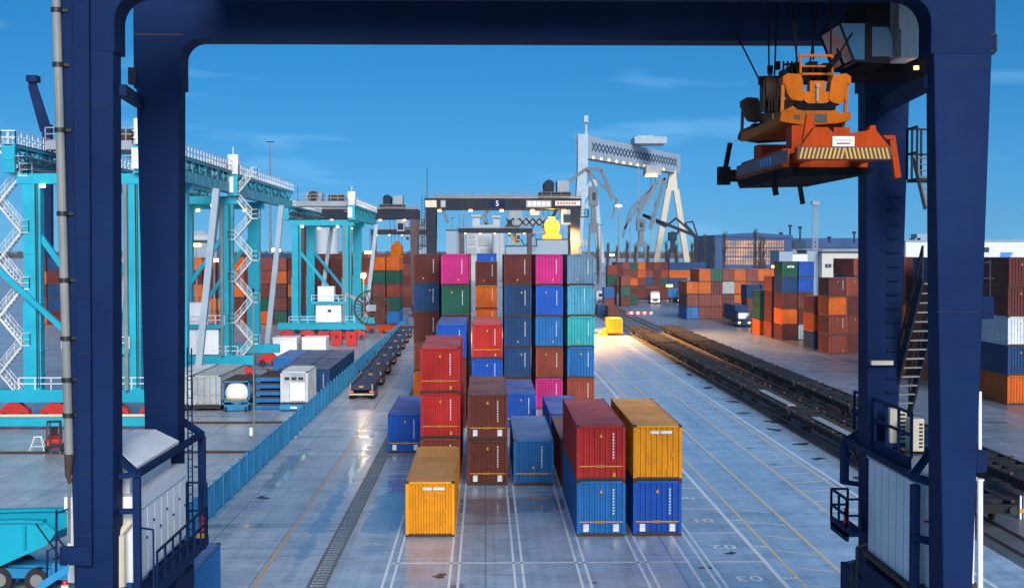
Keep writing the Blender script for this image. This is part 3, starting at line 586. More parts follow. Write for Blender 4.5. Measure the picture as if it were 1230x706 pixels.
# ================================================================== the hanging spreader
sx, sy = 9.35, 35.0
zb_, zt_ = P(955, 192, sy).z, P(955, 176, sy).z
spr = thing('container_spreader', 'orange and red spreader with a striped end hanging on cables at upper right', 'spreader', (sx, 40, zb_))
xa, xb = X_(957, sy), X_(1070, sy)
m = MB(); m.box(xa, xb, sy, sy + .35, zb_, zt_); endb = m.build('end_beam', spr, M['redor'], world=True, bevel=.02)
def subs(mb, name, parent, *mat): o = mb.build(name, parent, *mat); o.location = -spr.location; return o
m = MB(); m.box(xa + .02, xb - .02, sy - .012, sy - .003, zb_ + .01, zt_ - .01)
mid = (xa + xb) / 2; H = zt_ - zb_ - .06
n = 11; stp = (mid - xa - .05) / n
for k in range(n):
    x = xa + .05 + k * stp; m.add([(x, sy - .016, zb_ + .03), (x + stp * .44, sy - .016, zb_ + .03), (x + stp * .44 + H * .6 - .1, sy - .016, zb_ + .03 + H), (x + H * .6 - .1, sy - .016, zb_ + .03 + H)], [(0, 1, 2, 3)], 1)
    x = xb - .05 - k * stp; m.add([(x, sy - .016, zb_ + .03), (x - stp * .44, sy - .016, zb_ + .03), (x - stp * .44 - H * .6 + .1, sy - .016, zb_ + .03 + H), (x - H * .6 + .1, sy - .016, zb_ + .03 + H)], [(3, 2, 1, 0)], 1)
subs(m, 'warning_stripes', endb, M['black'], M['yel'])
yb_ = 45.0
m = MB(); m.box(sx - 1.2, sx + 1.2, yb_, yb_ + .35, zb_ - .05, zt_); m.build('end_beam', spr, M['matt'], world=True, bevel=.02)
# gabled top of the end beam with the name board
m = MB(); m.prism([(xa + .1, zt_), (xa + .45, zt_ + .5), (xa + .8, zt_ + .5), (xa + 1.0, zt_ + .3), (xb - .6, zt_ + .42), (xb - .55, zt_ + .55), (xb - .42, zt_ + .55), (xb - .4, zt_ + .42), (xb - .05, zt_)], 'y', sy + .02, sy + .3); m.build('end_gusset', spr, M['redor'], world=True)
a, b = P(1000, 164, sy), P(1026, 176, sy); m = MB(); m.box(a.x, b.x, sy - .02, sy - .004, b.z, a.z); nb = m.build('name_board', spr, M['white'], world=True)
m = MB(); h = a.z - b.z; m.box(a.x + .05, b.x - .05, sy - .026, sy - .021, b.z + h * .55, b.z + h * .68); m.box(a.x + .1, b.x - .1, sy - .026, sy - .021, b.z + h * .2, b.z + h * .38, 1); subs(m, 'print', nb, M['grey'], M['redprint'])
# telescopic beams
for x in (xa + .25, xb - .55):
    m = MB(); m.box(x, x + .3, sy + .35, yb_, zb_ + .02, zt_ - .05); m.build('telescopic_beam', spr, M['redor'], world=True)
m = MB(); m.box(xa + .05, xb - .05, 37.0, 43.0, zb_ - .12, zt_ + .1); mf = m.build('main_frame', spr, M['redor'], world=True, bevel=.03)
m = MB(); m.box(xa + .02, xa + .045, 36.2, 43.6, zb_ + .02, zt_ + .02); subs(m, 'side_plate', mf, M['plate'])
m = MB()   # blue lettering panel: plain strokes
for k, y in enumerate((38.3, 38.75, 39.2, 39.6)): m.box(xa + .005, xa + .018, y, y + .22, zb_ + .1, zt_ - .03)
subs(m, 'print', mf, M['blueprint'])
m = MB(); m.hexa([(xa + .1, 36.5, zb_ - .35), (xb - .2, 36.5, zb_ - .3), (xb - .2, 43.5, zb_ - .3), (xa + .1, 43.5, zb_ - .35), (xa, 36.5, zb_ - .1), (xb, 36.5, zb_ - .1), (xb, 43.5, zb_ - .1), (xa, 43.5, zb_ - .1)]); m.build('underframe', spr, M['matt'], world=True)
for x, y, s in ((xb + .1, sy + .1, 1), (xa - .05, yb_ + .2, -1), (xa - .02, sy + 3.0, 0), (sx + 1.2, yb_ + .2, 0)):
    m = MB()
    if s == 1: m.hexa([(x - .2, y, zt_ + .2), (x, y, zt_ + .2), (x, y + .2, zt_ + .2), (x - .2, y + .2, zt_ + .2), (x - .3, y, zt_ + .3), (x, y, zt_ + .3), (x, y + .2, zt_ + .3), (x - .3, y + .2, zt_ + .3)]); m.bar((x - .05, y + .1, zt_ + .3), (x + .12, y + .1, zb_ - .45), .16, .14)
    elif s == -1: m.bar((x - .1, y, zb_ - .1), (x + .15, y, zt_ + .9), .14, .2); m.box(x - .25, x + .15, y - .1, y + .25, zb_ - .15, zb_ + .45)
    else: m.bar((x, y, zb_ - .1), (x + .12, y, zb_ - .8), .14, .14)
    m.build('corner_flipper', spr, M['redor'] if s == 1 else M['matt'], world=True)
m = MB(); m.bar(P(968, 170, sy + .6), P(973, 138, sy + .6), .2, .16); m.build('corner_flipper', spr, M['redor'], world=True)
m = MB(); m.box(xa + .35, xa + 1.0, 37.2, 37.9, zt_ + .1, zt_ + .75); m.box(xb - .95, xb - .5, 37.2, 37.9, zt_ + .1, zt_ + .7); m.box(xa + .4, xb - .5, 42, 42.7, zt_ + .1, zt_ + .6); m.build('lug', spr, M['redor'], world=True)
# headblock: two U-shaped sheave frames, front and rear, on a base frame
hz = P(955, 152, 37.2).z
hx_a, hx_b = X_(936, 37.2), X_(1021, 37.2)
def headframe(y, mat, dx=0):
    z = lambda py: P(955, py, 37.2).z
    xx = lambda px: X_(px, 37.2) + dx
    m = MB(); m.prism([(xx(936), z(141)), (xx(939), z(133)), (xx(952), z(127)), (xx(957), z(132)), (xx(1005), z(132)), (xx(1007), z(136)), (xx(1021), z(134)), (xx(1021), z(144)), (xx(1007), z(148)), (xx(965), z(151)), (xx(936), z(146))], 'y', y, y + .5)
    o = m.build('base_frame', spr, mat, world=True, bevel=.02)
    m = MB(); m.box(xx(953), xx(960), y - .02, y - .003, z(143), z(138)); m.box(xx(970), xx(992), y - .02, y - .003, z(147), z(137)); subs(m, 'recess', o, M['black'])
    for s, pts in ((0, [(939, 92), (945, 88), (960, 89), (963, 95), (966, 119), (962, 122), (950, 120), (944, 112), (942, 102), (939, 101)]), (1, [(1021, 92), (1015, 88), (1000, 90), (997, 97), (994, 119), (998, 123), (1008, 126), (1013, 120), (1016, 101), (1021, 100)])):
        m = MB(); m.prism([(xx(px), z(py)) for px, py in pts], 'y', y, y + .5); m.build('sheave_housing', spr, mat, world=True, bevel=.02)
    m = MB(); m.bar((xx(940), y + .1, z(101)), (xx(939), y + .1, z(136)), .09); m.build('tie_rod', spr, mat, world=True); m = MB(); m.bar((xx(1017), y + .1, z(101)), (xx(1015), y + .1, z(136)), .09); m.build('tie_rod', spr, mat, world=True)
    m = MB(); m.prism([(xx(964), z(110)), (xx(997), z(110)), (xx(995), z(122)), (xx(985), z(125)), (xx(970), z(124)), (xx(963), z(119))], 'y', y + .05, y + .45); m.box(xx(972), xx(990), y + .04, y + .4, z(110), z(97)); mt = m.build('yoke', spr, mat, world=True)
    m = MB(); m.tube((xx(981), y - .05, z(103)), (xx(981), y + .03, z(103)), .06, 10); m.bar((xx(980.5), y, z(122)), (xx(980.5), y, z(105)), .06); subs(m, 'pin', mt, M['steel'])
    m = MB(); m.box(xx(955), xx(1003), y + .05, y + .55, z(132), z(124)); m.box(xx(962), xx(1000), y + .0, y + .4, z(133), z(129)); m.build('turntable', spr, M['matt'], world=True)
headframe(37.2, M['orange']); headframe(43.0, M['rust'], -.0)
m = MB()
for px in (937, 1020): x = X_(px, 37.2); m.box(x - .1 if px > 980 else x, x if px > 980 else x + .1, 37.7, 43.0, hz + .05, hz + .3)
m.box(X_(955, 37.2), X_(1003, 37.2), 37.7, 43.0, hz + .1, hz + .5); m.build('side_rail', spr, M['orange'], world=True)
m = MB(); za = P(960, 89, 38.3).z; zc = P(960, 67, 38.3).z
x0, x1 = X_(960, 38.3), X_(998, 38.3)
for x in (x0, x1): m.bar((x, 38.3, za - .2), (x, 38.3, zc), .06)
m.bar((x0 - .05, 38.3, zc), (x1, 38.3, zc), .07); m.bar((x0, 38.3, zc - .3), (x1, 38.3, zc - .3), .05); m.bar((x0, 38.3, za), (x1, 38.3, za), .06); m.build('cable_guide', spr, M['orange'], world=True)
m = MB()
for px, py, w_ in ((966, 86, .3), (975, 80, .25), (984, 84, .35), (992, 82, .25), (955, 82, .2), (950, 86, .2), (943, 90, .25)): q = P(px, py, 39); m.box(q.x - w_ / 2, q.x + w_ / 2, 38.8, 39.3, q.z - .35, q.z + .12)
for px in (941, 946, 951, 956, 961): q = P(px, 85, 40.5); m.bar((q.x, 40.5, q.z - .3), (q.x, 40.5, q.z + .28), .05)
m.bar(P(941, 78, 40.5), P(961, 76, 40.5), .06); m.build('hydraulic_pack', spr, M['matt'], world=True)['kind'] = 'stuff'
for px in (921, 934, 927): q = P(px, 115, 41.5); m = MB(); m.tube((q.x - .08, 41.6, q.z + .2), (q.x + .08, 41.6, q.z + .2), .42, 20); m.box(q.x - .14, q.x - .1, 41.3, 41.9, q.z - .5, q.z + .45); m.box(q.x + .1, q.x + .14, 41.3, 41.9, q.z - .5, q.z + .45); m.build('sheave_block', spr, M['rust'], world=True)
m = MB()   # hoist ropes up to the trolley
for pa, da, pb, db in (((920, 112), 41.5, (884, 40), 40), ((924, 100), 42, (921, 30), 41), ((930, 98), 42, (936, 30), 41), ((958, 80), 38.5, (942, 30), 39), ((957, 78), 38.5, (952, 30), 39), ((977, 72), 39, (975, 30), 40), ((973, 76), 39, (992, 30), 40), ((998, 68), 38.4, (998, 30), 39), ((994, 86), 38, (1024, 40), 39), ((924, 106), 42, (928, 80), 42)):
    m.tube(P(*pa, da), P(*pb, db) + Vector((0, 0, 2.5)) * (1 if pb[1] == 30 else 0), .028, 6)
for px, py, d in ((925, 84, 42), (934, 79, 42), (914, 97, 41.5)): m.tube(P(px, py - 5, d), P(px, py + 5, d), .09, 8)
m.tube(P(996, 80, 38), P(1008, 66, 38.6), .09, 8); m.build('hoist_rope', spr, M['matt'], world=True)
# ================================================================== shipping containers
def corrugated(span, pitch, depth):
    """profile (position, offset) of trapezoid corrugation over 0..span, flush at both ends"""
    n = max(1, round((span - .06) / pitch)); p = span / n; out = [(0, 0)]
    for k in range(n):
        a = k * p; out += [(a + .30 * p, 0), (a + .42 * p, depth), (a + .78 * p, depth), (a + .90 * p, 0)]
    return out + [(span, 0)]
CM_ = {}
CW = 2.438
def container_meshes(Ln, H):
    key = (Ln, H)
    if key in CM_: return CM_[key]
    base = [M['black']]; post = .13; w = CW / 2
    d = {}
    def wall(prof, fn, z0, z1):
        m = MB(); vs = []
        for a, o in prof: vs += [fn(a, o, z0), fn(a, o, z1)]
        m.add(vs, [(2 * i, 2 * i + 2, 2 * i + 3, 2 * i + 1) for i in range(len(prof) - 1)]); return m
    pe = corrugated(CW - 2 * post, .262, .085)
    d['end'] = wall(pe, lambda a, o, z: (-w + post + a, .02 + o, z), .14, H - .11).mesh('end_wall', base)
    d['rear'] = wall(pe, lambda a, o, z: (-w + post + a, Ln - .03 - o, z), .14, H - .11).mesh('end_wall', base)
    ps = corrugated(Ln - 2 * post, .32 if Ln < 7 else .36, .036)
    d['left'] = wall(ps, lambda a, o, z: (-w + .015 + o, post + a, z), .14, H - .07).mesh('side_wall', base)
    d['right'] = wall(ps, lambda a, o, z: (w - .015 - o, post + a, z), .14, H - .07).mesh('side_wall', base)
    pr = corrugated(Ln - .36, .55, .02); m = MB(); vs = []
    for a, o in pr: vs += [(-w + .06, .18 + a, H - .022 - o), (w - .06, .18 + a, H - .022 - o)]
    m.add(vs, [(2 * i, 2 * i + 1, 2 * i + 3, 2 * i + 2) for i in range(len(pr) - 1)])
    m.box(-w + .05, w - .05, .03, .19, H - .04, H - .018); m.box(-w + .05, w - .05, Ln - .19, Ln - .03, H - .04, H - .018)
    d['roof'] = m.mesh('roof', base)
    m = MB()
    for sx_ in (-1, 1):
        for y0 in (0, Ln - post): m.box(sx_ * w, sx_ * (w - post), y0, y0 + post, .12, H - .11)
        m.box(sx_ * w, sx_ * (w - .07), post, Ln - post, H - .09, H - .012); m.box(sx_ * w, sx_ * (w - .08), post, Ln - post, .02, .16)
    for y0 in (0, Ln - .1): m.box(-w + post, w - post, y0, y0 + .1, H - .13, H - .012); m.box(-w + post, w - post, y0, y0 + .1, .02, .16, 1)
    for sx_ in (-1, 1):
        for y0 in (-.006, Ln - .172):
            for z0 in (0, H - .118): m.box(sx_ * (w + .006), sx_ * (w - .165), y0, y0 + .178, z0, z0 + .118, 1)
    d['frame'] = m.mesh('frame', [M['black'], M['rust']])
    # one door leaf (hinged at the left), its lock rods
    m = MB(); lw = (CW - 2 * post) / 2 - .008; m.box(0, lw, .012, .05, .17, H - .14)
    for zz in (.3, .9, 1.5, 2.1):
        if zz + .35 < H - .2: m.box(.09, lw - .09, -.003, .012, zz, zz + .36)
    d['door'] = m.mesh('door', base)
    m = MB()
    for x in (.26, .82):
        m.tube((x, -.028, .12), (x, -.028, H - .1), .022, 6)
        for zz in (.25, 1.2, H - .35): m.box(x - .07, x + .07, -.03, .0, zz, zz + .07)
        m.bar((x, -.04, 1.05), (x + .32, -.04, 1.0), .03)
    d['rod'] = m.mesh('lock_rod', [M['steel']])
    CM_[key] = d; return d
def marks_mesh(rects, mat, name, y=-.004):
    m = MB()
    for x0, x1, z0, z1 in rects: m.box(x0, x1, y, y + .045, z0, z1)
    return m.mesh(name, [mat])
MARK = dict(
    plate=marks_mesh([(-.14, .14, -.19, .19)], M['wht'], 'white_plate'),
    bar=marks_mesh([(-1.08, 1.08, -.03, .03), (-.2, .2, -.06, .06)], M['yel'], 'warning_bar'),
    placard=marks_mesh([(-.06, .06, -.09, .03), (-.03, .03, .03, .09)], M['yel'], 'placard'),
    strip=marks_mesh([(-.45, -.02, -.07, .07), (.05, .62, -.07, .07)], M['wht'], 'white_plate'),
    print=marks_mesh([(-.035, .035, k * .15, k * .15 + .085) for k in range(9)], M['wht'], 'print'),
    seal=marks_mesh([(-.07, .07, -.11, .11)], M['yel'], 'placard'),
    logo=marks_mesh([(-.5, -.1, -.16, .12), (.0, .12, -.16, .22), (.2, .6, -.16, .12)], M['wht'], 'emblem'),
)
NC = 0
def container(x, y, z, key, label, group, Ln=12.192, H=2.78, door=False, marks=(), rz=0):
    """x is the centre of the end nearest the camera, y that end, z its floor"""
    global NC; NC += 1
    d = container_meshes(Ln, H); mat = CP[key]
    t = thing('shipping_container', label, 'shipping container', (x, y, z), rz, group)
    if door:
        for s in (-1, 1):
            o = link('door', d['door'], t, mat, ((-CW / 2 + .135) if s < 0 else .005, .02, 0)); link('lock_rod', d['rod'], o)
    else: link('end_wall', d['end'], t, mat)
    link('end_wall', d['rear'], t, mat)
    for k in ('left', 'right'): link('side_wall', d[k], t, mat)
    link('roof', d['roof'], t, mat); link('frame', d['frame'], t, mat)
    for k, mx, mz in marks: link(MARK[k].name, MARK[k], t, None, (mx, 0, mz))
    return t
TIER = {1: ['alone in'], 2: ['bottom of', 'top of'], 3: ['bottom of', 'middle of', 'top of'], 4: ['bottom of', 'second lowest in', 'second highest in', 'top of'],
        5: ['bottom of', 'second lowest in', 'middle of', 'second highest in', 'top of']}
def stack(x, y, keys, where, group, Ln=12.192, H=2.78, door=False, marks=None, base=0.01, rz=0):
    for i, k in enumerate(keys):
        mk = marks(i, k) if marks else ()
        container(x + random.uniform(-.03, .03), y + random.uniform(-.05, .05), base + i * (H + .012), k, f'{PAINTS[k][0]} container, {TIER[len(keys)][i]} {where}', group, Ln, H, door, mk, rz)
ROW = [-5.65, -2.76, .12, 2.9, 5.78, 8.65]
G0 = 'containers in the middle of the stacking lane'
full = lambda i, k: (('bar', 0, .72), ('plate', -.75, .42), ('plate', .75, .42), ('placard', 0, 2.25), ('print', .62, 1.1))
yelm = lambda i, k: (('strip', .1, 2.42), ('seal', .55, .45), ('placard', .75, 1.3))
redm = lambda i, k: (('bar', 0, .72), ('placard', 0, 2.25), ('print', .62, 1.1), ('seal', .66, .3))
mid = lambda i, k: (('placard', random.choice((-.3, .0, .35)), 2.15 if i % 2 else .5), ('print', .66, 1.0)) if k != 'sky' else (('print', .3, 1.2),)
def cs(x, y, keys, where, m): stack(x, y, keys, where, G0, marks=m)
cs(ROW[1], 67.1, ['yellow'], 'the left front of the lane by the puddles', yelm)
stack(ROW[4], 67.1, ['azure', 'red'], 'the front pair beside the yellow topped pair', G0, marks=lambda i, k: full(i, k) if i == 0 else redm(i, k))
stack(ROW[5], 67.1, ['blue', 'yellow'], 'the right hand front pair under the spreader', G0, marks=lambda i, k: full(i, k) if i == 0 else yelm(i, k))
cs(ROW[1], 82.6, ['brick', 'red', 'red'], 'the red pile behind the lone yellow container', redm)
cs(ROW[2], 81.8, ['brown', 'brown'], 'the brown pair in the middle', full)
cs(ROW[3], 81.8, ['azure'], 'the gap right of the brown pair', lambda i, k: (('bar', 0, .72), ('placard', 0, 1.1), ('print', .5, 1.1)))
cs(ROW[4], 81.8, ['brown'], 'the row hidden behind the red and azure pair', redm)
cs(ROW[0], 95, ['blue'], 'the far left row beside the red pile', full)
cs(ROW[4], 95, ['blue'], 'the row behind the half hidden brown one', full)
cs(ROW[1], 108.7, ['maroon', 'brown', 'blue'], 'the pile below the green and magenta ends', mid)
cs(ROW[2], 108.7, ['navy', 'blue', 'red'], 'the pile behind the brown pair', redm)
cs(ROW[3], 108.7, ['blue'], 'the row behind the azure one', full)
cs(ROW[0], 129, ['orange', 'brick', 'maroon', 'navy', 'maroon'], 'the leftmost column of the tall wall', mid)
cs(ROW[1], 122, ['brown', 'navy', 'maroon', 'green', 'magenta'], 'the second column of the tall wall', mid)
stack(ROW[2], 150, ['brick', 'brown', 'orange', 'orange', 'maroon'], 'the set back column in the tall wall', G0, H=2.6, marks=mid)
cs(ROW[2], 164.5, ['navy', 'brick', 'navy', 'orange', 'blue'], 'the column furthest back in the tall wall', mid)
cs(ROW[1], 136, ['maroon', 'navy', 'brick', 'brown', 'orange'], 'column half hidden by magenta topped one', mid)
cs(ROW[3], 121.5, ['maroon', 'navy', 'navy', 'navy', 'maroon'], 'the navy column in the tall wall', mid)
cs(ROW[4], 121.5, ['magenta', 'brick', 'azure', 'blue', 'magenta'], 'column with two magenta ends in tall wall', mid)
cs(ROW[5], 121.8, ['brick', 'azure', 'teal', 'sky', 'steel'], 'the rightmost column of the tall wall', mid)
# ---- right side of the terminal road: rows of short containers with their ends to us
G1 = 'containers stacked along the right hand road'
S6, S12 = 6.058, 12.192
H2 = 2.55
plac = lambda i, k: (('seal', .7, .45),) if i % 2 == 0 else (('placard', 0, 2.1), ('print', .7, 1.0))
stack(48.75, 185.5, ['brick', 'brick', 'orange', 'maroon'], 'near stack left of right crane leg', G1, S6, 2.62, marks=plac)
stack(51.45, 186.5, ['maroon', 'brown', 'maroon', 'brick'], 'stack tucked right of the near road stack', G1, S6, 2.62, marks=plac)
0 and stack(54.15, 187.5, ['maroon', 'brick', 'navy'], 'the stack just behind the right crane leg', G1, S6, 2.62)
stack(48.6, 193.8, ['navy', 'orange', 'rose'], 'the low stack between the two tall road stacks', G1, S6, 2.55)
stack(51.2, 195.0, ['maroon', 'brick', 'orange'], 'low stack filling the gap behind the near road stack', G1, S6, 2.55)
stack(48.4, 213.5, ['maroon', 'orange', 'maroon', 'navy', 'green'], 'the green topped stack on the road', G1, S6, 2.5, marks=lambda i, k: (('logo', .1, 1.7),) if i == 4 else ())
stack(51.2, 214.2, ['grey', 'maroon', 'brown', 'blue', 'blue'], 'blue topped stack beside green topped one', G1, S6, 2.5)
stack(48.3, 220.8, ['brick', 'maroon', 'maroon', 'brick'], 'the stack behind the green topped stack', G1, S6, 2.5)
stack(47.9, 228.5, ['orange', 'green', 'green'], 'the dark green stack by the parked lorry', G1, S6, 2.5)
stack(50.7, 254, ['brick', 'rose', 'navy'], 'the navy topped stack behind the lorry', G1, S6, 2.6)
stack(53.5, 254.5, ['brown', 'maroon', 'navy'], 'the stack right of the navy topped one', G1, S6, 2.6)
cols = [['azure', 'rose', 'orange'], ['rose', 'rose', 'orange', 'orange'], ['brick', 'rose', 'maroon', 'green'], ['maroon', 'maroon', 'grey', 'rose'], ['brick', 'orange', 'orange', 'orange'], ['brown', 'maroon', 'brick', 'rose'], ['rose', 'brown', 'maroon', 'orange'], ['maroon', 'brick', 'rose', 'orange'], ['maroon', 'brown', 'orange', 'brick']]
nth = ['first', 'second', 'third', 'fourth', 'fifth', 'sixth', 'seventh', 'eighth', 'ninth']
for i, k in enumerate(cols):
    stack(43.05 + i * 2.47, 279, k, f'{nth[i]} column from left in row by blue hall', 'row of containers in front of the blue hall', S12, 2.6, door=True)
# the tall 40 foot stacks seen beyond and between the right legs
stack(49.7, 124, ['orange', 'navy', 'white', 'maroon', 'maroon'], 'the tall stack at the right edge', G1, S12, 2.72, marks=lambda i, k: (('placard', 0, 2.1),))
stack(52.3, 124.6, ['azure', 'navy', 'maroon', 'brick', 'brown'], 'tall stack cut off by right edge', G1, S12, 2.72)
stack(49.6, 139.5, ['orange', 'brick', 'brick', 'maroon', 'navy'], 'tall stack seen between right crane legs', G1, S12, 2.7)
stack(49.5, 154.5, ['orange', 'brick', 'orange', 'maroon', 'maroon'], 'tall stack behind the right leg stair', G1, S12, 2.7)
0 and stack(49.4, 169.5, ['brick', 'navy', 'orange', 'brick'], 'the stack hidden behind the far right leg', G1, S12, 2.62)
stack(57.5, 205, ['navy', 'brick', 'maroon', 'navy', 'brick'], 'red topped stack behind the road stacks', G1, S12, 2.6)
stack(60.2, 205, ['navy', 'brick', 'maroon', 'blue', 'orange'], 'stack beside the red topped one', G1, S12, 2.6)
# ---- far block beyond the road
G2 = 'containers in the far block beyond the road'
fc = [['maroon', 'brown', 'maroon', 'maroon'], ['maroon', 'green', 'brown', 'rose'], ['brown', 'orange', 'rose', 'green'], ['maroon', 'rose', 'orange', 'orange'], ['brick', 'navy', 'rose', 'maroon'], ['brown', 'maroon', 'maroon', 'brown'], ['maroon', 'green', 'brick', 'maroon']]
for i, k in enumerate(fc): stack(44.4 + i * 2.52, 447, k, f'{nth[i]} column from left in far block', G2, S12, 2.6)
for i, k in enumerate(['maroon', 'navy', 'orange', 'navy']):
    container(61.2, 449, i * 2.61 + .01, k, f'{PAINTS[k][0]} container lying broadside, {TIER[4][i]} the pile right of the far block', G2, S12 if i > 1 else S6, 2.6, rz=-math.pi / 2)
stack(35.9, 344, ['maroon', 'green', 'brick'], 'the small red and green pile right of the tall wall', G2, S6, 2.6, door=True)
stack(33.2, 352, ['maroon', 'maroon', 'green', 'brick'], 'tall pile just behind the grey blue end', G2, S6, 2.6)
stack(38.6, 352, ['green'], 'the space right of the small red pile', G2, S6, 2.6)
stack(27.0, 283, ['maroon'], 'the space behind the floodlit yellow box', G2, S6, 2.6, door=True)
stack(25.6, 292, ['navy'], 'the space behind the lone maroon box', G2, S6, 2.6)
stack(30.4, 330, ['rose', 'azure'], 'the short pair behind the maroon one near the road', G2, S6, 2.6)
# ---- the block behind the cyan cranes
G3 = 'containers in the block behind the cyan cranes'
pal = ['maroon', 'brick', 'orange', 'brown', 'maroon', 'orange', 'brick', 'green', 'rose', 'navy']
rs = random.Random(5)
ci = 0
for i in range(26):
    x = -17.95 - i * 2.72
    px = 583 + x * 1620 / 262
    if 84 < px < 141 or 174 < px < 214 or px < 20: continue
    if i == 0: ks = ['azure', 'green', 'brick', 'green', 'orange']
    elif i == 1: ks = ['brown', 'brown', 'rose', 'green', 'orange']
    elif i == 2: ks = ['brick', 'navy', 'teal', 'orange', 'brown']
    elif i in (3, 4, 5, 6): ks = ['navy', 'maroon', 'maroon', 'maroon', 'maroon']
    else: ks = [rs.choice(pal) for _ in range(5)]
    ordn = 'nth'
    pos = {0: 'the column nearest the trailers', 1: 'the column second from the trailers', 2: 'the column under the bright pole lamp', 3: 'the column right of the second cyan crane', 4: 'the maroon column behind the white crane houses', 5: 'the maroon column behind the crane braces', 6: 'the maroon column at the left leg'}
    where = pos.get(i) or f'the {["", "", "", "", "", "", "", "eighth", "ninth", "tenth", "eleventh", "twelfth", "thirteenth", "fourteenth", "fifteenth", "sixteenth", "seventeenth", "eighteenth", "nineteenth", "twentieth", "twenty first", "twenty second", "twenty third", "twenty fourth", "twenty fifth", "twenty sixth"][i]} column back from the trailers'
    stack(x, 262, ks, where, G3, S12, 2.58, door=(i in (3, 8, 12)))
G4 = 'long row of containers behind the cyan crane block'
m = MB()
for i in range(6):
    for t_ in range(4): m.box(-9.5 - i * 12.4, -9.5 - i * 12.4 - 12.19, 340 - 1.2, 340 + 1.2, .01 + t_ * 2.7, 2.69 + t_ * 2.7, (i * 3 + t_ * 2) % 4)
tag(m.build('far_containers', None, CP['maroon'], CP['brick'], CP['brown'], CP['navy']), 'lower tiers of the long far row of containers behind the orange and green stacks', 'shipping containers', kind='stuff')
for i, top in enumerate(['maroon', 'brick', 'maroon', 'navy', 'maroon', 'brick']):
    container(-9.5 - i * 12.4, 340, 10.82, top, f'{PAINTS[top][0]} container atop the long far row, {nth[i]} from the right', G4, S12, 2.69, rz=math.pi / 2)
# ================================================================== fence along the runway
fen = thing('mesh_fence', 'long blue mesh fence running back beside the crane runway', 'fence', (-14.6, 60, 0))
NP = 78; PW = 2.5
m = MB(); m.box(-.06, .06, -.06, .06, 0, 2.0); m.box(-.08, .08, -.08, .08, 0, .03); me_post = m.mesh('post', [M['fence']])
m = MB()
for k in range(30): y = .06 + k * (PW - .12) / 29; m.box(-.008, .008, y - .016, y + .016, .12, 1.86)
for zz in (.2, 1.8): m.box(-.018, .018, .02, PW - .02, zz - .018, zz + .018)
me_panel = m.mesh('mesh_panel', [M['fence']])
for k in range(NP):
    link('post', me_post, fen, None, (0, k * PW, 0)); link('mesh_panel', me_panel, fen, None, (0, k * PW, 0))
# ================================================================== cyan cranes that run across the west yard
def stairs_zigzag(parent, x, y, z0, z1, dx, n, mat, name='stair_tower'):
    """switchback stair: flights, landings and rails on the side of a leg; dx is the width away from the leg"""
    h = (z1 - z0) / n
    for k in range(n):
        a, b = Vector((x, y, z0 + k * h)), Vector((x + dx, y, z0 + (k + 1) * h))
        if k % 2: a.x, b.x = b.x, a.x
        m = MB()
        for w in (-.35, .35): m.bar(a + Vector((0, w, 0)), b + Vector((0, w, 0)), .05, .15)
        fl = m.build('stair_flight', parent, mat)
        m = MB()
        for q in range(8): c = a.lerp(b, (q + .5) / 8); m.box(c.x - .12, c.x + .12, c.y - .33, c.y + .33, c.z - .02, c.z + .02)
        m.build('treads', fl, mat)['kind'] = 'stuff'
        m = MB(); up = Vector((0, 0, 1.0))
        for w in (-.38, .38):
            o = Vector((0, w, 0)); m.bar(a + o + up, b + o + up, .05); m.bar(a + o + up * .5, b + o + up * .5, .035)
            for q in range(4): c = a.lerp(b, q / 3) + o; m.bar(c, c + up, .045)
        s = 1 if b.x > a.x else -1
        m.box(b.x - .15 * s, b.x + .7 * s, y - .5, y + .5, b.z - .06, b.z + .04)
        railing(m, [(b.x, y - .48, b.z), (b.x + .68 * s, y - .48, b.z), (b.x + .68 * s, y + .48, b.z)], 1.0, .7, .025)
        m.build('stair_railing', fl, mat)
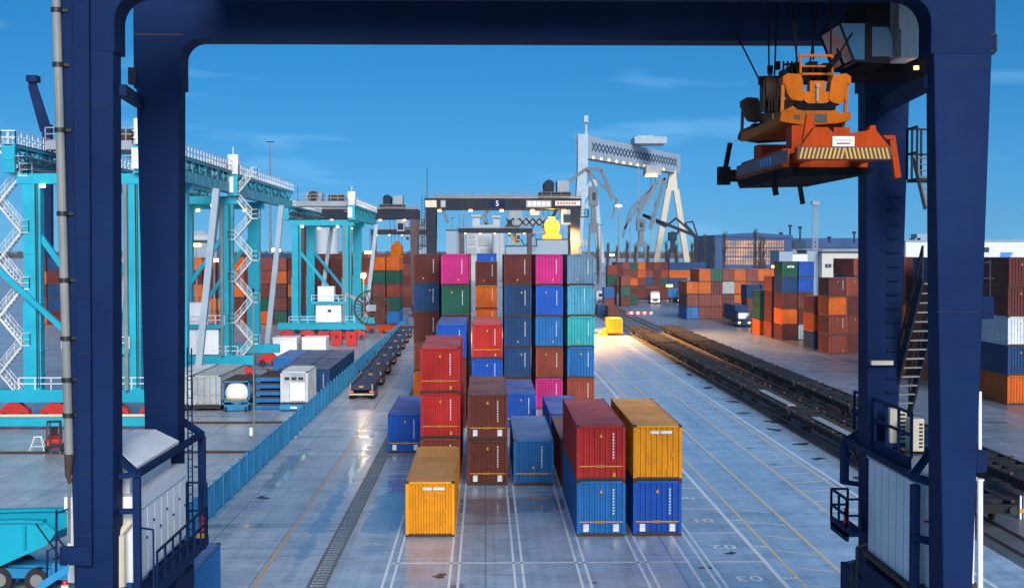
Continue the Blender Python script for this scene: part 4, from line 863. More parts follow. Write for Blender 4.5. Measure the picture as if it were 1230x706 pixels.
def cyan_crane(label, x, y, stair_x, dz=0.0, span=17.5, wb=8.2, glen=42, mirror=False, reel=False, upper=True, houses=True):
    t = thing('yard_crane', label, 'gantry crane', (x, y, 0), group='cyan cranes of the west yard')
    c = M['cyan']; zs0, zs1 = 1.75, 2.8; ztop = 19.2 + dz
    for xx in (0, wb):
        for yy in (0, span):
            m = MB(); m.taper((xx - .62, xx + .62, yy - .5, yy + .5, zs1 - .05), (xx - .74, xx + .74, yy - .5, yy + .5, ztop)); lg = m.build('leg', t, c)
            m = MB(); m.box(xx - .8, xx - .55, yy - .52, yy - .1, zs1, 10); m.build('leg_rib', lg, c)
            for s in (-1.7, 1.7):   # red bogies with wheels
                m = MB(); m.prism([(xx + s - 1.3, .55), (xx + s + 1.3, .55), (xx + s + 1.2, 1.1), (xx + s + .4, 1.7), (xx + s - .4, 1.7), (xx + s - 1.2, 1.1)], 'y', yy - .4, yy + .4); bo = m.build('bogie', t, M['red'])
                for q in (-.75, .75): m = MB(); m.tube((xx + s + q, yy - .45, .48), (xx + s + q, yy + .45, .48), .42, 16); m.build('wheel', bo, M['black'])
    for yy in (0, span):
        m = MB(); m.box(-3.0, wb + 3.0, yy - .52, yy + .52, zs0, zs1); m.build('sill_beam', t, c)
        m = MB(); m.box(-1.2, wb + 1.2, yy - .55, yy + .55, ztop, ztop + .85); m.build('cross_beam', t, c)
        m = MB(); a, b = ((-.1, yy, 15.8 + dz), (wb - .3, yy, 5.2)); 
        if mirror: a, b = ((wb - .3, yy, 15.8 + dz), (.2, yy, 5.2))
        m.bar(a, b, .45, .45); m.build('brace', t, c)
    m = MB(); railing(m, [(-1.2, -.5, zs1), (wb + 1.2, -.5, zs1)], 1.0, 1.4, .035); m.build('railing', t, M['white'])
    for s, xx in ((-1, -1.6), (1, wb + .9)):   # the two main girders running away from us
        m = MB(); m.box(xx - .5, xx + .5, -1.2, glen - 1.2, ztop + .87, ztop + 1.9)
        for q in (-.45, .45): m.bar((xx + q, -1.2, ztop + 3.05), (xx + q, glen - 1.2, ztop + 3.05), .22, .26)
        m.box(xx - .52, xx + .52, -1.25, -.9, ztop + 1.9, ztop + 3.1); g = m.build('girder', t, c)
        m = MB()
        for q in (-.45, .45):
            for k in range(14): y_ = -1 + k * (glen - .6) / 14; y2 = y_ + (glen - .6) / 14; m.bar((xx + q, y_, ztop + 1.9), (xx + q, y_, ztop + 3.0), .12); m.bar((xx + q, y_, ztop + 1.9 if k % 2 else ztop + 3.0), (xx + q, y2, ztop + 3.0 if k % 2 else ztop + 1.9), .12)
        m.build('girder_lattice', g, c); m = MB()
        for k in range(9): m.box(xx - .2, xx + .1, k * 4.4, k * 4.4 + 1.6 + (k % 3), ztop + 1.92, ztop + 2.3 + .2 * (k % 2))
        m.bar((xx - s * .62, -1, ztop + 1.4), (xx - s * .62, glen - 2, ztop + 1.4), .16, .3); m.build('cable_tray', g, M['grey'])
        m = MB(); m.box(xx - .62, xx + .62, -1.25, glen - 1.15, ztop + 3.19, ztop + 3.24); m.box(xx - s * .9 - .35, xx - s * .9 + .35, -1.2, glen - 1.2, ztop + 2.2, ztop + 2.28); m.build('girder_walkway', g, M['grey'])
        m = MB()
        for yy in range(0, int(glen), 3): m.box(xx - .53, xx + .53, yy - .03, yy + .03, ztop + .9, ztop + 1.88)
        m.build('stiffeners', g, c)['kind'] = 'stuff'
        m = MB(); railing(m, [(xx - .6, -1.2, ztop + 3.2), (xx - .6, glen - 1.2, ztop + 3.2)], 1.1, 1.4, .035); railing(m, [(xx + .6, -1.2, ztop + 3.2), (xx + .6, glen - 1.2, ztop + 3.2)], 1.1, 1.4, .035); railing(m, [(xx - .6, -1.2, ztop + 3.2), (xx + .6, -1.2, ztop + 3.2)], 1.1, .6, .035); m.build('railing', t, M['white'])
    m = MB(); m.box(-.9, wb + .2, 6, 12, ztop + 3.3, ztop + 4.1); m.box(.5, 3.2, 7, 11, ztop + 4.1, ztop + 5.5); m.box(4.2, 6.8, 7.5, 10, ztop + 4.1, ztop + 5.2, 1); m.tube((1.8, 6.5, ztop + 5.0), (1.8, 11.5, ztop + 5.0), .8, 14, m=1)
    railing(m, [(-.9, 6, ztop + 4.1), (wb + .2, 6, ztop + 4.1)], 1.1, 1.2, .04); m.build('trolley', t, M['grey'], M['rust'])
    m = MB(); m.box(wb + .3, wb + 1.0, -1.5, -1.22, ztop + 1.2, ztop + 2.9); m.build('end_cabinet', t, M['white'])
    m = MB(); m.tube((wb + .9, -.9, ztop + 3.2), (wb + .9, -.9, ztop + 6.2), .05, 6); m.box(wb + .2, wb + 1.3, -.3, 1.0, ztop + 3.2, ztop + 5.4); m.build('winch_house', t, M['white'])
    m = MB(); m.bar((wb - .4, -.9, zs1), (wb - .4, -.9, ztop), .28); m.build('service_pipe', t, M['steel'])
    for yy, lean in ((span + 1.2, 1.9),):
        m = MB(); m.bar((wb + 3.2, yy, ztop + .5), (wb + 3.2 - lean, yy, 2.4), .62, .62); m.build('support_leg', t, M['palecrane'])
        m = MB(); m.bar((1.6 + lean, yy, ztop + .5), (1.2, yy, 2.4), .62, .62); m.build('support_leg', t, M['palecrane'])
    for k, (lx, ly) in enumerate(((1.0, -.7), (wb - 1.4, -.7), (1.5, span - .7), (wb - 1.0, span - .7))):
        m = MB(); m.box(lx - .2, lx + .2, ly - .15, ly + .1, ztop - .32, ztop - .05); m.build('floodlight', t, M['lampdim'])
    for xx in (0, wb):
        m = MB()
        for zz in range(4, 19, 2): m.box(xx - .76, xx + .76, -.53, .53, zz - .03, zz + .03)
        m.build('leg_seam', t, M['cyan'])
        m = MB(); m.bar((xx + .35, -.56, 3), (xx + .35, -.62, ztop), .09); m.bar((xx + .5, -.56, 3), (xx + .5, -.62, ztop), .06); m.build('leg_cable', t, M['black'])
    if houses:
        m = MB(); m.box(wb * .38, wb - .9, -.52, 1.8, 2.9, 5.75); h = m.build('machine_house', t, M['white'], bevel=.04)
        m = MB(); m.box(wb * .62, wb * .69, -.54, -.5, 4.5, 4.9); m.build('window', h, M['glass'])
        m = MB(); m.box(wb * .60 - .02, wb * .60 + .02, -.53, -.51, 2.95, 5.7); m.build('door_joint', h, M['grey'])
        m = MB(); m.box(wb * .3, wb - .2, -.9, 2.0, 5.77, 6.2); m.build('house_deck', t, c)
        m = MB(); m.box(wb * .42, wb * .42 + 2.6, -.5, 1.6, 6.22, 8.6); m.build('machine_house', t, M['white'], bevel=.04)
        m = MB(); railing(m, [(wb * .3, -.88, 6.2), (wb - .2, -.88, 6.2)], 1.0, 1.0, .03); m.build('railing', t, M['white'])
    if stair_x is not None:
        dx = 1.9 if stair_x > 0 else -1.9
        stairs_zigzag(t, stair_x, -.1, 1.8, ztop + 3.0, dx, 9, M['palesteel'])
    if reel:
        rx, ry, rz = wb + 3.9, -.8, 5.2
        m = MB(); m.ring((rx, ry, rz), 2.7, .3, 'y', 28, .12); m.ring((rx, ry, rz), 1.0, .25, 'y', 18, .25); rl = m.build('cable_reel', t, M['rust'])
        for k in range(24):
            a = 2 * math.pi * k / 24; m = MB(); m.bar((rx + math.cos(a), ry, rz + math.sin(a)), (rx + 2.6 * math.cos(a), ry, rz + 2.6 * math.sin(a)), .1, .14); m.build('spoke', rl, M['rust'])
        m = MB(); m.box(rx - .5, rx + .8, ry - .5, ry + .5, rz - .5, rz + .5); m.build('reel_drive', t, M['grey'])
        m = MB(); m.bar((wb - .3, -.4, 7.5), (rx - .4, -.5, rz + .4), .2, .5); m.build('reel_bracket', t, M['grey'])
    return t
near_cyan = cyan_crane('nearest cyan yard crane with white zigzag stairs, cut off by the left edge', -37.4, 112.6, -.9, .6)
m = MB(); m.bar((-6.2, -.75, 16.0), (5.0, -.75, 5.6), .42, .42); m.build('brace', near_cyan, M['cyan'])
cyan_crane('middle cyan yard crane with white stair tower right of its leg', -36.6, 149, 9.1, .2, mirror=True)
cyan_crane('small farthest cyan yard crane with red cable reel at its right', -30.1, 216, None, -.9, reel=True, wb=8.0)
# low cyan service beam with a pale pipe on it, in front of the nearest cyan crane
t = thing('service_beam', 'long low cyan beam with pale pipe on top crossing the west yard', 'beam', (-45, 108, 0))
m = MB(); m.box(-40, 20, -.25, .25, .35, 1.0); m.build('beam', t, M['cyan'])
m = MB(); m.tube((-40, 0, 1.14), (20, 0, 1.14), .13, 8); m.build('pipe', t, M['cream'])
for k in range(8): m = MB(); m.prism([(-30 + k * 7 - .5, .35), (-30 + k * 7 + .5, .35), (-30 + k * 7 + .2, 0), (-30 + k * 7 - .2, 0)], 'y', -.3, .3); m.build('support', t, M['cyan'])
# ================================================================== rubber tyred gantry cranes further down the lanes
def lane_crane(label, xc, y, span=24.4, zb=21.3, zt=23.1, mat='dark', legm='dark', trol_x=.3, board=False, spread=None, lit=True, wb=7.2, grp='dark gantry cranes over the container lanes'):
    t = thing('lane_crane', label, 'gantry crane', (xc, y, 0), group=grp)
    h = span / 2
    for s in (-1, 1):
        for yy in (0, wb):
            m = MB(); m.taper((s * h - .55, s * h + .55, yy - .45, yy + .45, 2.4), (s * h - .85, s * h + .85, yy - .45, yy + .45, zb)); m.build('leg', t, M[legm])
        m = MB(); m.box(s * h - .5, s * h + .5, -2.2, wb + 2.2, 1.4, 2.45); m.build('sill_beam', t, M[mat])
        for yy in (-1.2, 1.0, wb - 1, wb + 1.2): m = MB(); m.tube((s * h - .3, yy, .75), (s * h + .3, yy, .75), .75, 16); m.build('wheel', t, M['rubber'])
    for yy in (0, wb):
        m = MB(); m.box(-h - 1.0, h + 1.0, yy - .5, yy + .5, zb, zt); g = m.build('girder', t, M[mat])
        m = MB(); m.box(-h + .6, h + .8, yy - .75, yy - .55, zt + .12, zt + .35); m.build('top_rail', g, M['steel'])
    m = MB(); railing(m, [(-h - .8, -.9, zt), (h + .8, -.9, zt)], 1.0, 1.6, .04); m.build('railing', t, M['steel'])
    tx = -h + span * trol_x
    m = MB(); m.box(tx - 2.6, tx + 2.6, -.6, wb + .6, zt + .3, zt + 1.1); m.box(tx - 1.8, tx - .2, 0, wb - 1, zt + 1.1, zt + 2.6); m.box(tx + .4, tx + 2.4, .5, wb - 1.5, zt + 1.1, zt + 3.0, 1); m.tube((tx - 1, .5, zt + 2.3), (tx - 1, wb - 1, zt + 2.3), .9, 12); m.build('trolley', t, M[mat], M['grey'])
    m = MB(); m.box(tx + 1.2, tx + 2.8, -.4, 1.6, zb - 2.6, zb - .1); cb = m.build('operator_cab', t, M['grey']); m = MB(); m.box(tx + 1.4, tx + 2.6, -.44, -.41, zb - 2.3, zb - .9); m.build('window', cb, M['glass'])
    m = MB(); m.tube((-h - .6, 0, zt), (-h - .6, 0, zt + 5), .06, 6); m.build('aerial', t, M['black'])
    # ladder cage on the left leg, landing on the right leg
    m = MB()
    for xx in (-h - 1.5, -h - 1.0): m.bar((xx, 0, 4), (xx, 0, zt + .5), .08)
    for k in range(36): m.bar((-h - 1.5, 0, 4.2 + k * .53), (-h - 1.0, 0, 4.2 + k * .53), .06)
    m.build('ladder', t, M[mat])
    m = MB(); m.box(h + .9, h + 2.2, -.6, .8, zb - 1.4, zb - 1.25); railing(m, [(h + .9, -.6, zb - 1.25), (h + 2.2, -.6, zb - 1.25), (h + 2.2, .8, zb - 1.25)], 1.1, .8, .04); m.box(h + .9, h + 1.9, -.4, .6, zb - 6.5, zb - 6.35); railing(m, [(h + .9, -.5, zb - 6.35), (h + 1.9, -.5, zb - 6.35)], 1.1, .6, .04); m.build('landing', t, M[mat])
    if lit:
        for k in range(5):
            m = MB(); xx = -h + 1.5 + k * (span - 3.5) / 4; m.box(xx - .28, xx + .28, -.75, -.45, zb - .4, zb - .12); m.build('floodlight', t, M['lampy'])
    if board:
        zm = (zb + zt) / 2
        for x0, x1, mt in ((-h - .9, -h + 1.0, 'cream'), (-h + 1.7, -h + 2.5, 'grey'), (h - 8.3, h - 4.1, 'grey')):
            m = MB(); m.box(x0, x1, -.56, -.52, zm - .62, zm + .55); m.build('sign_board', t, M[mt])
        m = MB(); m.box(h - .9, h + .8, -.56, -.52, zm - .3, zm + .45); m.box(h - 1.0 - 2.4, h - .9, -.56, -.52, zm - .3, zm + .45); bd = m.build('sign_board', t, M['wht'])
        m = MB()
        for k in range(7): m.box(h - 3.1 + k * .48, h - 3.1 + k * .48 + .34, -.575, -.562, zm - .15, zm + .3)
        m.build('print', bd, M['redprint'])
        m = MB()
        for k in range(5): m.box(h - 8.0 + k * .78, h - 8.0 + k * .78 + .58, -.575, -.565, zm - .35, zm + .3)
        m.build('print', bd, M['wht'])
        m = MB(); m.box(-2.3, .3, -.56, -.52, zm - .6, zm + .6); m.build('number_board', t, M['navy'])
        cu = bpy.data.curves.new('crane_number', 'FONT'); cu.body = '5'; cu.size = 1.25; cu.align_x = 'CENTER'; cu.align_y = 'CENTER'; cu.extrude = .01
        o = bpy.data.objects.new('tmp', cu); COL.objects.link(o); me = bpy.data.meshes.new_from_object(o.evaluated_get(bpy.context.evaluated_depsgraph_get())); bpy.data.objects.remove(o)
        me.materials.clear(); me.materials.append(M['wht']); q = link('crane_number', me, t, None, (-1.0, -.58, zm)); q.rotation_euler.x = math.pi / 2
    return t
def small_spreader(label, x, y, z, mat, ztop):
    t = thing('container_spreader', label, 'spreader', (x, y, z))
    m = MB(); m.box(-1.3, 1.3, -.2, 5.5, 0, .5); m.box(-1.6, 1.6, -.4, 0, -.3, .45); m.build('spreader_frame', t, M[mat])
    m = MB(); m.prism([(-1.0, .5), (1.0, .5), (1.25, 1.2), (1.25, 2.3), (.9, 2.9), (-.9, 2.9), (-1.25, 2.3), (-1.25, 1.2)], 'y', 0, 3.5); m.build('headblock', t, M[mat])
    m = MB(); m.box(-.5, .5, .3, 3, 2.9, 3.5); m.build('sheave_block', t, M[mat])
    m = MB()
    for xx in (-1.0, -.4, .4, 1.0): m.tube((xx, 1.5, 3.0), (xx * 1.6, 1.8, ztop - z), .05, 6)
    m.build('hoist_rope', t, M['black']); return t
lane_crane('dark gantry crane over the tall container wall with small signs on its beam', 3.0, 228, board=True, trol_x=.86)
small_spreader('glowing yellow spreader hanging under the dark crane beyond the wall', X_(663, 231), 231, Z_(285, 231), 'yel', 21.2)
lane_crane('dark gantry crane behind the cyan cranes with brown right leg', -27.6, 292, zb=21.1, zt=23.2, legm='brownleg', trol_x=.8)
small_spreader('orange spreader hanging under the dark crane behind the cyan cranes', X_(476, 294), 294, Z_(309, 294), 'orange', 21.1)
lane_crane('small far gantry crane seen through the legs of the dark one', 3.6, 480, zb=20.6, zt=22.2, legm='brownleg', trol_x=.75)
small_spreader('tiny yellow spreader under the small far gantry crane', X_(620, 482), 482, Z_(291, 482), 'yel', 20.6)
lane_crane('far gantry crane with orange lit leg left of the tall wall', -34.2, 560, zb=21, zt=23, legm='brownleg', trol_x=.5)
for px, d, z in ((610, 232, 20.6), (660, 232, 20.6)):
    lamp_light('crane_floodlight', (X_(px, d), d - 1, z), 5000, (1, .5, .12), .4, 110)
lamp_light('crane_floodlight', (12.5, 225, 19.5), 130000, (1, .45, .12), .4, 135).rotation_euler = (R_(-8), R_(-14), 0)
lamp_light('crane_leg_lamp', (14.2, 226.5, 17), 350, (1, .45, .08), .3)
lamp_light('spreader_lamp', (11.2, 229.0, 20.4), 2500, (1, .55, .1), .3)
# ================================================================== the shipyard: big white gantry crane
g = thing('shipyard_crane', 'towering pale shipyard gantry crane with slanted cream leg on the skyline', 'gantry crane', (75, 700, 0))
DL, DR = 700.0, 840.0
def W2(px, py, t): return P(px, py, DL + (DR - DL) * t)
a0, b0 = W2(704, 163, 0), W2(816, 187, 1); a1, b1 = W2(704, 190, 0), W2(816, 203, 1)
nrm = Vector((b0 - a0).xy.to_3d()).normalized().cross(Vector((0, 0, 1))) * 5
m = MB(); zt, zb3 = a0.z, a1.z
for o in (-nrm, nrm * .0): m.hexa([Vector((*q.xy, z)) + d_ for q, z, d_ in ()] or [Vector((a0.x, a0.y, zb3)) + o - nrm * .15, Vector((b0.x, b0.y, zb3)) + o - nrm * .15, Vector((b0.x, b0.y, zb3)) + o + nrm * .15, Vector((a0.x, a0.y, zb3)) + o + nrm * .15, Vector((a0.x, a0.y, zt)) + o - nrm * .15, Vector((b0.x, b0.y, zt)) + o - nrm * .15, Vector((b0.x, b0.y, zt)) + o + nrm * .15, Vector((a0.x, a0.y, zt)) + o + nrm * .15])
gd = m.build('girder', g, M['palecrane'], world=True)
def subg(mb, name, parent, *mat): o = mb.build(name, parent, *mat); o.location = -g.location; return o
m = MB(); ux = (b0 - a0).xy.to_3d().normalized(); Lg = (b0 - a0).xy.length
fr = nrm * 1.18 * (-1 if nrm.y > 0 else 1); fr = -nrm * 1.17 if (a0 - nrm).y < (a0 + nrm).y else nrm * .17
for k in range(26):
    q = Vector((a0.x, a0.y, 0)) + ux * (6 + k * (Lg - 14) / 26) + fr; w = (Lg - 14) / 26
    m.bar((q.x, q.y, zb3 + 4.2), (q + ux * w).to_3d() * 1 + Vector((0, 0, zb3 + 8.6)), .42, .42, m=0); m.bar((q.x, q.y, zb3 + 8.6), q + ux * w + Vector((0, 0, zb3 + 4.2)), .42, .42)
subg(m, 'lattice', gd, M['navy'])
m = MB()
for k in range(11): q = Vector((a0.x, a0.y, zb3 + .3)) + ux * (8 + k * (Lg - 30) / 11) + fr * 1.05; m.box(q.x - .5, q.x + .5, q.y - .5, q.y + .5, q.z, q.z + .9)
subg(m, 'work_lights', gd, M['lampdim'])
tw = W2(698, 163, 0)
m = MB(); zl = a0.z
p0, p1 = P(694, 163, 700), P(706, 163, 700)
m.box(p0.x, p1.x, 698, 708, P(0, 200, 700).z, zl + .6); m.taper((P(692, 0, 700).x, P(703, 0, 700).x, 698, 708, P(0, 240, 700).z), (p0.x, p1.x, 698, 708, P(0, 200, 700).z)); m.taper((P(688, 0, 700).x, P(697, 0, 700).x, 696, 708, 2), (P(692, 0, 700).x, P(703, 0, 700).x, 698, 708, P(0, 240, 700).z))
m.build('tower_leg', g, M['palecrane'], world=True)
m = MB(); m.bar(P(712, 216, 702), P(722, 316, 702), 3.6, 3.6); m.bar(P(712, 218, 702), P(690, 255, 702), 3, 3); m.bar(P(704, 250, 702), P(716, 225, 702), 2.2, 2.2); m.build('tower_leg', g, M['palecrane'], world=True)
m = MB(); m.tube(P(704, 163, 700), P(704, 145, 700), .9, 8, .6); m.box(P(701.5, 0, 700).x, P(706.5, 0, 700).x, 698, 702, P(0, 146, 700).z, P(0, 138, 700).z); m.build('radar_mast', g, M['palecrane'], world=True)
d = 830; m = MB(); cp = lambda px, py: P(px, py, d)
m.hexa([cp(801, 229), cp(814, 229), cp(814, 229) + Vector((0, 6, 0)), cp(801, 229) + Vector((0, 6, 0)), cp(805, 204), cp(812, 204), cp(812, 204) + Vector((0, 6, 0)), cp(805, 204) + Vector((0, 6, 0))]); m.build('leg_head', g, M['cream'], world=True)
for a, b in (((803, 228), (788, 315)), ((812, 228), (825, 315))): m = MB(); m.bar(cp(*a), cp(*b), 3.4, 3.4); m.build('slanted_leg', g, M['cream'], world=True)
m = MB(); q0, q1 = P(760, 166, 765), P(798, 174, 765); m.box(q0.x, q1.x, 755, 775, q1.z, q0.z); m.box(P(764, 0, 765).x, P(784, 0, 765).x, 757, 773, q0.z, q0.z + .8); m.build('trolley', g, M['palecrane'], world=True)
m = MB(); q0, q1 = P(775, 199, 760), P(793, 211, 760); m.box(q0.x, q1.x, 755, 770, q1.z, q0.z); lt = m.build('lower_trolley', g, M['grey'], world=True)
m = MB(); q = P(782, 211, 756); m.box(q.x - 3.4, q.x + 3.4, 754, 755, q.z - .7, q.z + .5); subg(m, 'work_lights', lt, M['lampdim'])
m = MB()
for px in (767, 782, 787): m.tube(P(px, 200, 765), P(px, 300, 765), .3, 5)
m.build('hoist_rope', g, M['grey'], world=True)
def harbour_crane(label, px, d, py_base, py_piv, boom, jib, mat='midgrey', s=1.0):
    """level luffing crane: portal, tower, slewing house, boom and jib given by their joints in view"""
    b = P(px, 312, d); t = thing('harbour_crane', label, 'harbour crane', (b.x, d, 0), group='luffing cranes in the shipyard')
    pv = P(px, py_piv, d); zt = pv.z
    for sx_ in (-1, 1):
        for sy_ in (-1, 1): m = MB(); m.bar((sx_ * 4 * s, sy_ * 3, 0), (sx_ * 2 * s, sy_ * 1.5, zt * .55), .9 * s); m.build('portal_leg', t, M[mat])
    m = MB(); m.box(-2.6 * s, 2.6 * s, -2, 2, zt * .5, zt * .6); m.taper((-1.6 * s, 1.6 * s, -1.6, 1.6, zt * .6), (-1.0 * s, 1.0 * s, -1, 1, zt)); m.build('tower', t, M[mat])
    m = MB(); m.box(-3 * s, 2.4 * s, -2, 2, zt * .78, zt * .98); h = m.build('slewing_house', t, M[mat]); m = MB(); m.box(-.8, .8, -2.1, -2.02, zt * .84, zt * .92); m.build('window', h, M['glass'])
    w = [P(x, y, d) for x, y in boom]
    for p, q in zip(w, w[1:]):
        m = MB(); m.bar(p, q, 1.6 * s, 2.0 * s); m.build('boom', t, M[mat], world=True)
    w = [P(x, y, d) for x, y in jib]
    for p, q in zip(w, w[1:]): m = MB(); m.bar(p, q, 1.1 * s, 1.3 * s); m.build('jib', t, M[mat], world=True)
    return t
harbour_crane('grey luffing crane just right of the dark crane head', 713, 640, 310, 222, [(678, 222), (704, 203), (723, 204), (736, 240)], [(713, 222), (704, 203), (741, 240), (738, 250), (736, 262)], s=.8)
harbour_crane('grey luffing crane with long raised boom below the white gantry', 770, 760, 310, 262, [(765, 262), (788, 220), (799, 214), (781, 275)], [(748, 285), (757, 252), (786, 222), (764, 252), (750, 275)], s=.9)
harbour_crane('dark luffing crane with low boom in front of the slanted leg', 808, 800, 310, 278, [(800, 272), (772, 258), (835, 283)], [(800, 272), (812, 262), (835, 283)], 'dark', .9)
harbour_crane('small dark luffing crane near the left silos', 424, 900, 310, 262, [(396, 248), (424, 244), (440, 260)], [(405, 262), (424, 244), (418, 236), (398, 252)], 'midgrey', .7)
harbour_crane('far luffing crane behind the silo building', 584, 900, 310, 262, [(582, 262), (590, 248), (572, 268)], [(582, 262), (584, 246), (591, 250)], 'midgrey', .6)
bb = P(45, 312, 420); t = thing('raised_boom', 'dark navy crane boom raised high behind the nearest cyan crane', 'crane', (bb.x, 420, 0))
m = MB(); m.bar(P(58, 312, 420), P(57, 150, 420), 2.6, 2.6); m.build('mast', t, M['navy'], world=True)
m = MB(); m.bar(P(58, 158, 420), P(38, 97, 420), 1.0, 2.2); m.bar(P(51, 158, 420), P(36, 103, 420), .8, 1.2); m.build('boom', t, M['navy'], world=True)
m = MB()
for k in range(6): m.bar(P(58 - 3.3 * k, 158 - 10 * k, 420), P(49.5 - 2.4 * k, 153 - 9.5 * k, 420), .6)
q = P(40, 96, 420); m.box(q.x - 1.6, q.x + 1.6, 418, 422, q.z - .8, q.z + 1.2); m.build('boom_lattice', t, M['navy'], world=True)
harbour_crane('dark luffing crane between the dark crane and the pale shipyard tower', 662, 780, 310, 268, [(660, 268), (676, 238), (690, 262)], [(664, 268), (668, 240), (676, 238)], 'dark', .9)
harbour_crane('grey luffing crane left of the dark crane over the wall', 508, 700, 310, 270, [(506, 270), (530, 246), (538, 268)], [(508, 270), (516, 244), (530, 246)], s=.8)
harbour_crane('low dark luffing crane right of the shipyard crane foot', 838, 860, 310, 284, [(836, 284), (822, 268), (812, 282)], [(838, 284), (832, 266), (822, 268)], 'dark', .7)
# ================================================================== buildings
def building_box(parent, name, px0, px1, py0, d, depth, mat, z0=0):
    a, b = P(px0, py0, d), P(px1, py0, d); m = MB(); m.box(a.x, b.x, d, d + depth, z0, a.z); return m.build(name, parent, mat, world=True), a.x, b.x, a.z
hd = 700
hall = thing('shipyard_hall', 'blue shipyard hall with big glazed wall lit orange from inside', 'hall', (X_(905, hd), hd, 0))
_, hx_0, hx_1, hzt = building_box(hall, 'wall', 858.5, 951, 284, hd, 70, M['bluewall'])
def subh(mb, name, parent, mat): o = mb.build(name, parent, mat); o.location = -hall.location; return o
m = MB(); m.prism([(hx_0 - .5, hzt), (hx_1 + .5, hzt - 1.0), (hx_1 + .5, hzt + .6), ((hx_0 + hx_1) / 2, hzt + 2.0), (hx_0 - .5, hzt + .8)], 'y', hd - .6, hd + 70); m.build('roof', hall, M['bluewall'], world=True)
gx0, gx1 = X_(868, hd), X_(942, hd)
for i, (pa, pb) in enumerate(((289, 297), (298.5, 307.5), (309, 318))):
    zt, zb3 = P(905, pa, hd).z, P(905, pb, hd).z; m = MB(); m.box(gx0, gx1, hd - .15, hd - .05, zb3, zt); w = m.build('glazing', hall, M['glazing'], world=True)
    nm = 24; m = MB()
    for k in range(nm + 1): x = gx0 + k * (gx1 - gx0) / nm; m.box(x - .14, x + .14, hd - .32, hd - .16, zb3, zt)
    m.box(gx0, gx1, hd - .32, hd - .16, (zt + zb3) / 2 - .1, (zt + zb3) / 2 + .1); subh(m, 'mullions', w, M['roofdark'])
h2 = thing('shipyard_hall', 'lower blue roofed hall right of the glazed one, behind the white office', 'hall', (X_(990, 760), 760, 0))
building_box(h2, 'wall', 951, 1040, 296, 760, 50, M['greywall']); _, a_, b_, z_ = building_box(h2, 'roof_fascia', 951, 1042, 286, 758, 54, M['bluewall'], Z_(297, 758, 990))
m = MB(); m.box(X_(952, 757), X_(968, 757), 757, 757.6, Z_(297, 757, 960), Z_(289, 757, 960)); m.build('window_band', h2, M['glass'], world=True)
for px, py, py1 in ((949, 284, 270), (961, 286, 272), (938, 282, 279), (996, 288, 284), (1026, 288, 278)):
    t_, b_ = P(px, py1, 745), P(px, py + 4, 745); m = MB(); m.tube(b_, t_, .5, 6); m.box(t_.x - .9, t_.x + .9, 744, 746, t_.z - 1.2, t_.z); m.build('roof_vent', h2, M['dark'], world=True)
od = 430
off = thing('office_building', 'low white office with a row of dark windows behind the road stacks', 'building', (X_(1000, od), od, 0))
_, ox0, ox1, oz = building_box(off, 'wall', 987.5, 1060, 303.5, od, 20, M['beigewall'])
m = MB(); m.box(ox0 - .4, ox1 + .4, od - .5, od + 20.4, oz, oz + .5); m.build('roof', off, M['roofdark'], world=True)
for px in (991, 995, 1000.5, 1009, 1018, 1023.5, 1029): a, b = P(px, 317, od), P(px + 3.6, 321.5, od); m = MB(); m.box(a.x, b.x, od - .06, od + .02, b.z, a.z); m.build('window', off, M['glass'], world=True)
for i, (p0, p1, py, mt, lab) in enumerate(((936, 952, 302, 'greywall', 'pale blue windowless block left of the small white shed'), (952, 970, 305, 'whitewall', 'small white shed with dark windows between two blue blocks'), (969, 988, 301, 'greywall', 'grey blue tall block against the white office'))):
    t = thing('building_block', lab, 'building', (X_((p0 + p1) / 2, 432 + i), 432 + i, 0)); building_box(t, 'wall', p0, p1, py, 432 + i, 14, M[mt]); 
    a, b = P(p0, py, 432 + i), P(p1, py, 432 + i); m = MB(); m.box(a.x - .1, b.x + .1, 431.9 + i, 446 + i, a.z, a.z + .25); m.build('roof', t, M['roofdark'], world=True)
    if i == 1:
        for px in (955, 959, 963): q, r = P(px, 315, 433), P(px + 2.6, 319, 433); m = MB(); m.box(q.x, r.x, 432.94, 433.02, r.z, q.z); m.build('window', t, M['glass'], world=True)
t = thing('warehouse', 'white warehouse with blue patch on its wall at the far right edge', 'building', (X_(1180, 400), 400, 0))
_, a_, b_, z_ = building_box(t, 'wall', 1088, 1262, 290, 400, 30, M['whitewall']); m = MB(); m.box(a_ - .3, b_ + .3, 399.6, 430.3, z_, z_ + .4); m.build('roof', t, M['greywall'], world=True)
q, r = P(1182, 297, 400), P(1188, 303, 400); m = MB(); m.box(q.x, r.x, 399.9, 400.1, r.z, q.z); m.build('window', t, M['glass'], world=True)
q, r = P(1201, 303, 400), P(1217, 309, 400); m = MB(); m.hexa([(q.x, 399.88, r.z), (r.x - 1, 399.88, r.z), (r.x - 1, 400.1, r.z), (q.x, 400.1, r.z), (q.x + .2, 399.88, q.z), (r.x, 399.88, q.z), (r.x, 400.1, q.z), (q.x + .2, 400.1, q.z)]); m.build('wall_emblem', t, M['blueprint'], world=True)
for px, p1, py in ((1097, 1103, 286), (1099, 1112, 281)): q, r = P(px, py, 412), P(p1, 295, 412); m = MB(); m.box(q.x, r.x, 410, 416, r.z, q.z); m.build('roof_vent', t, M['greywall'], world=True)
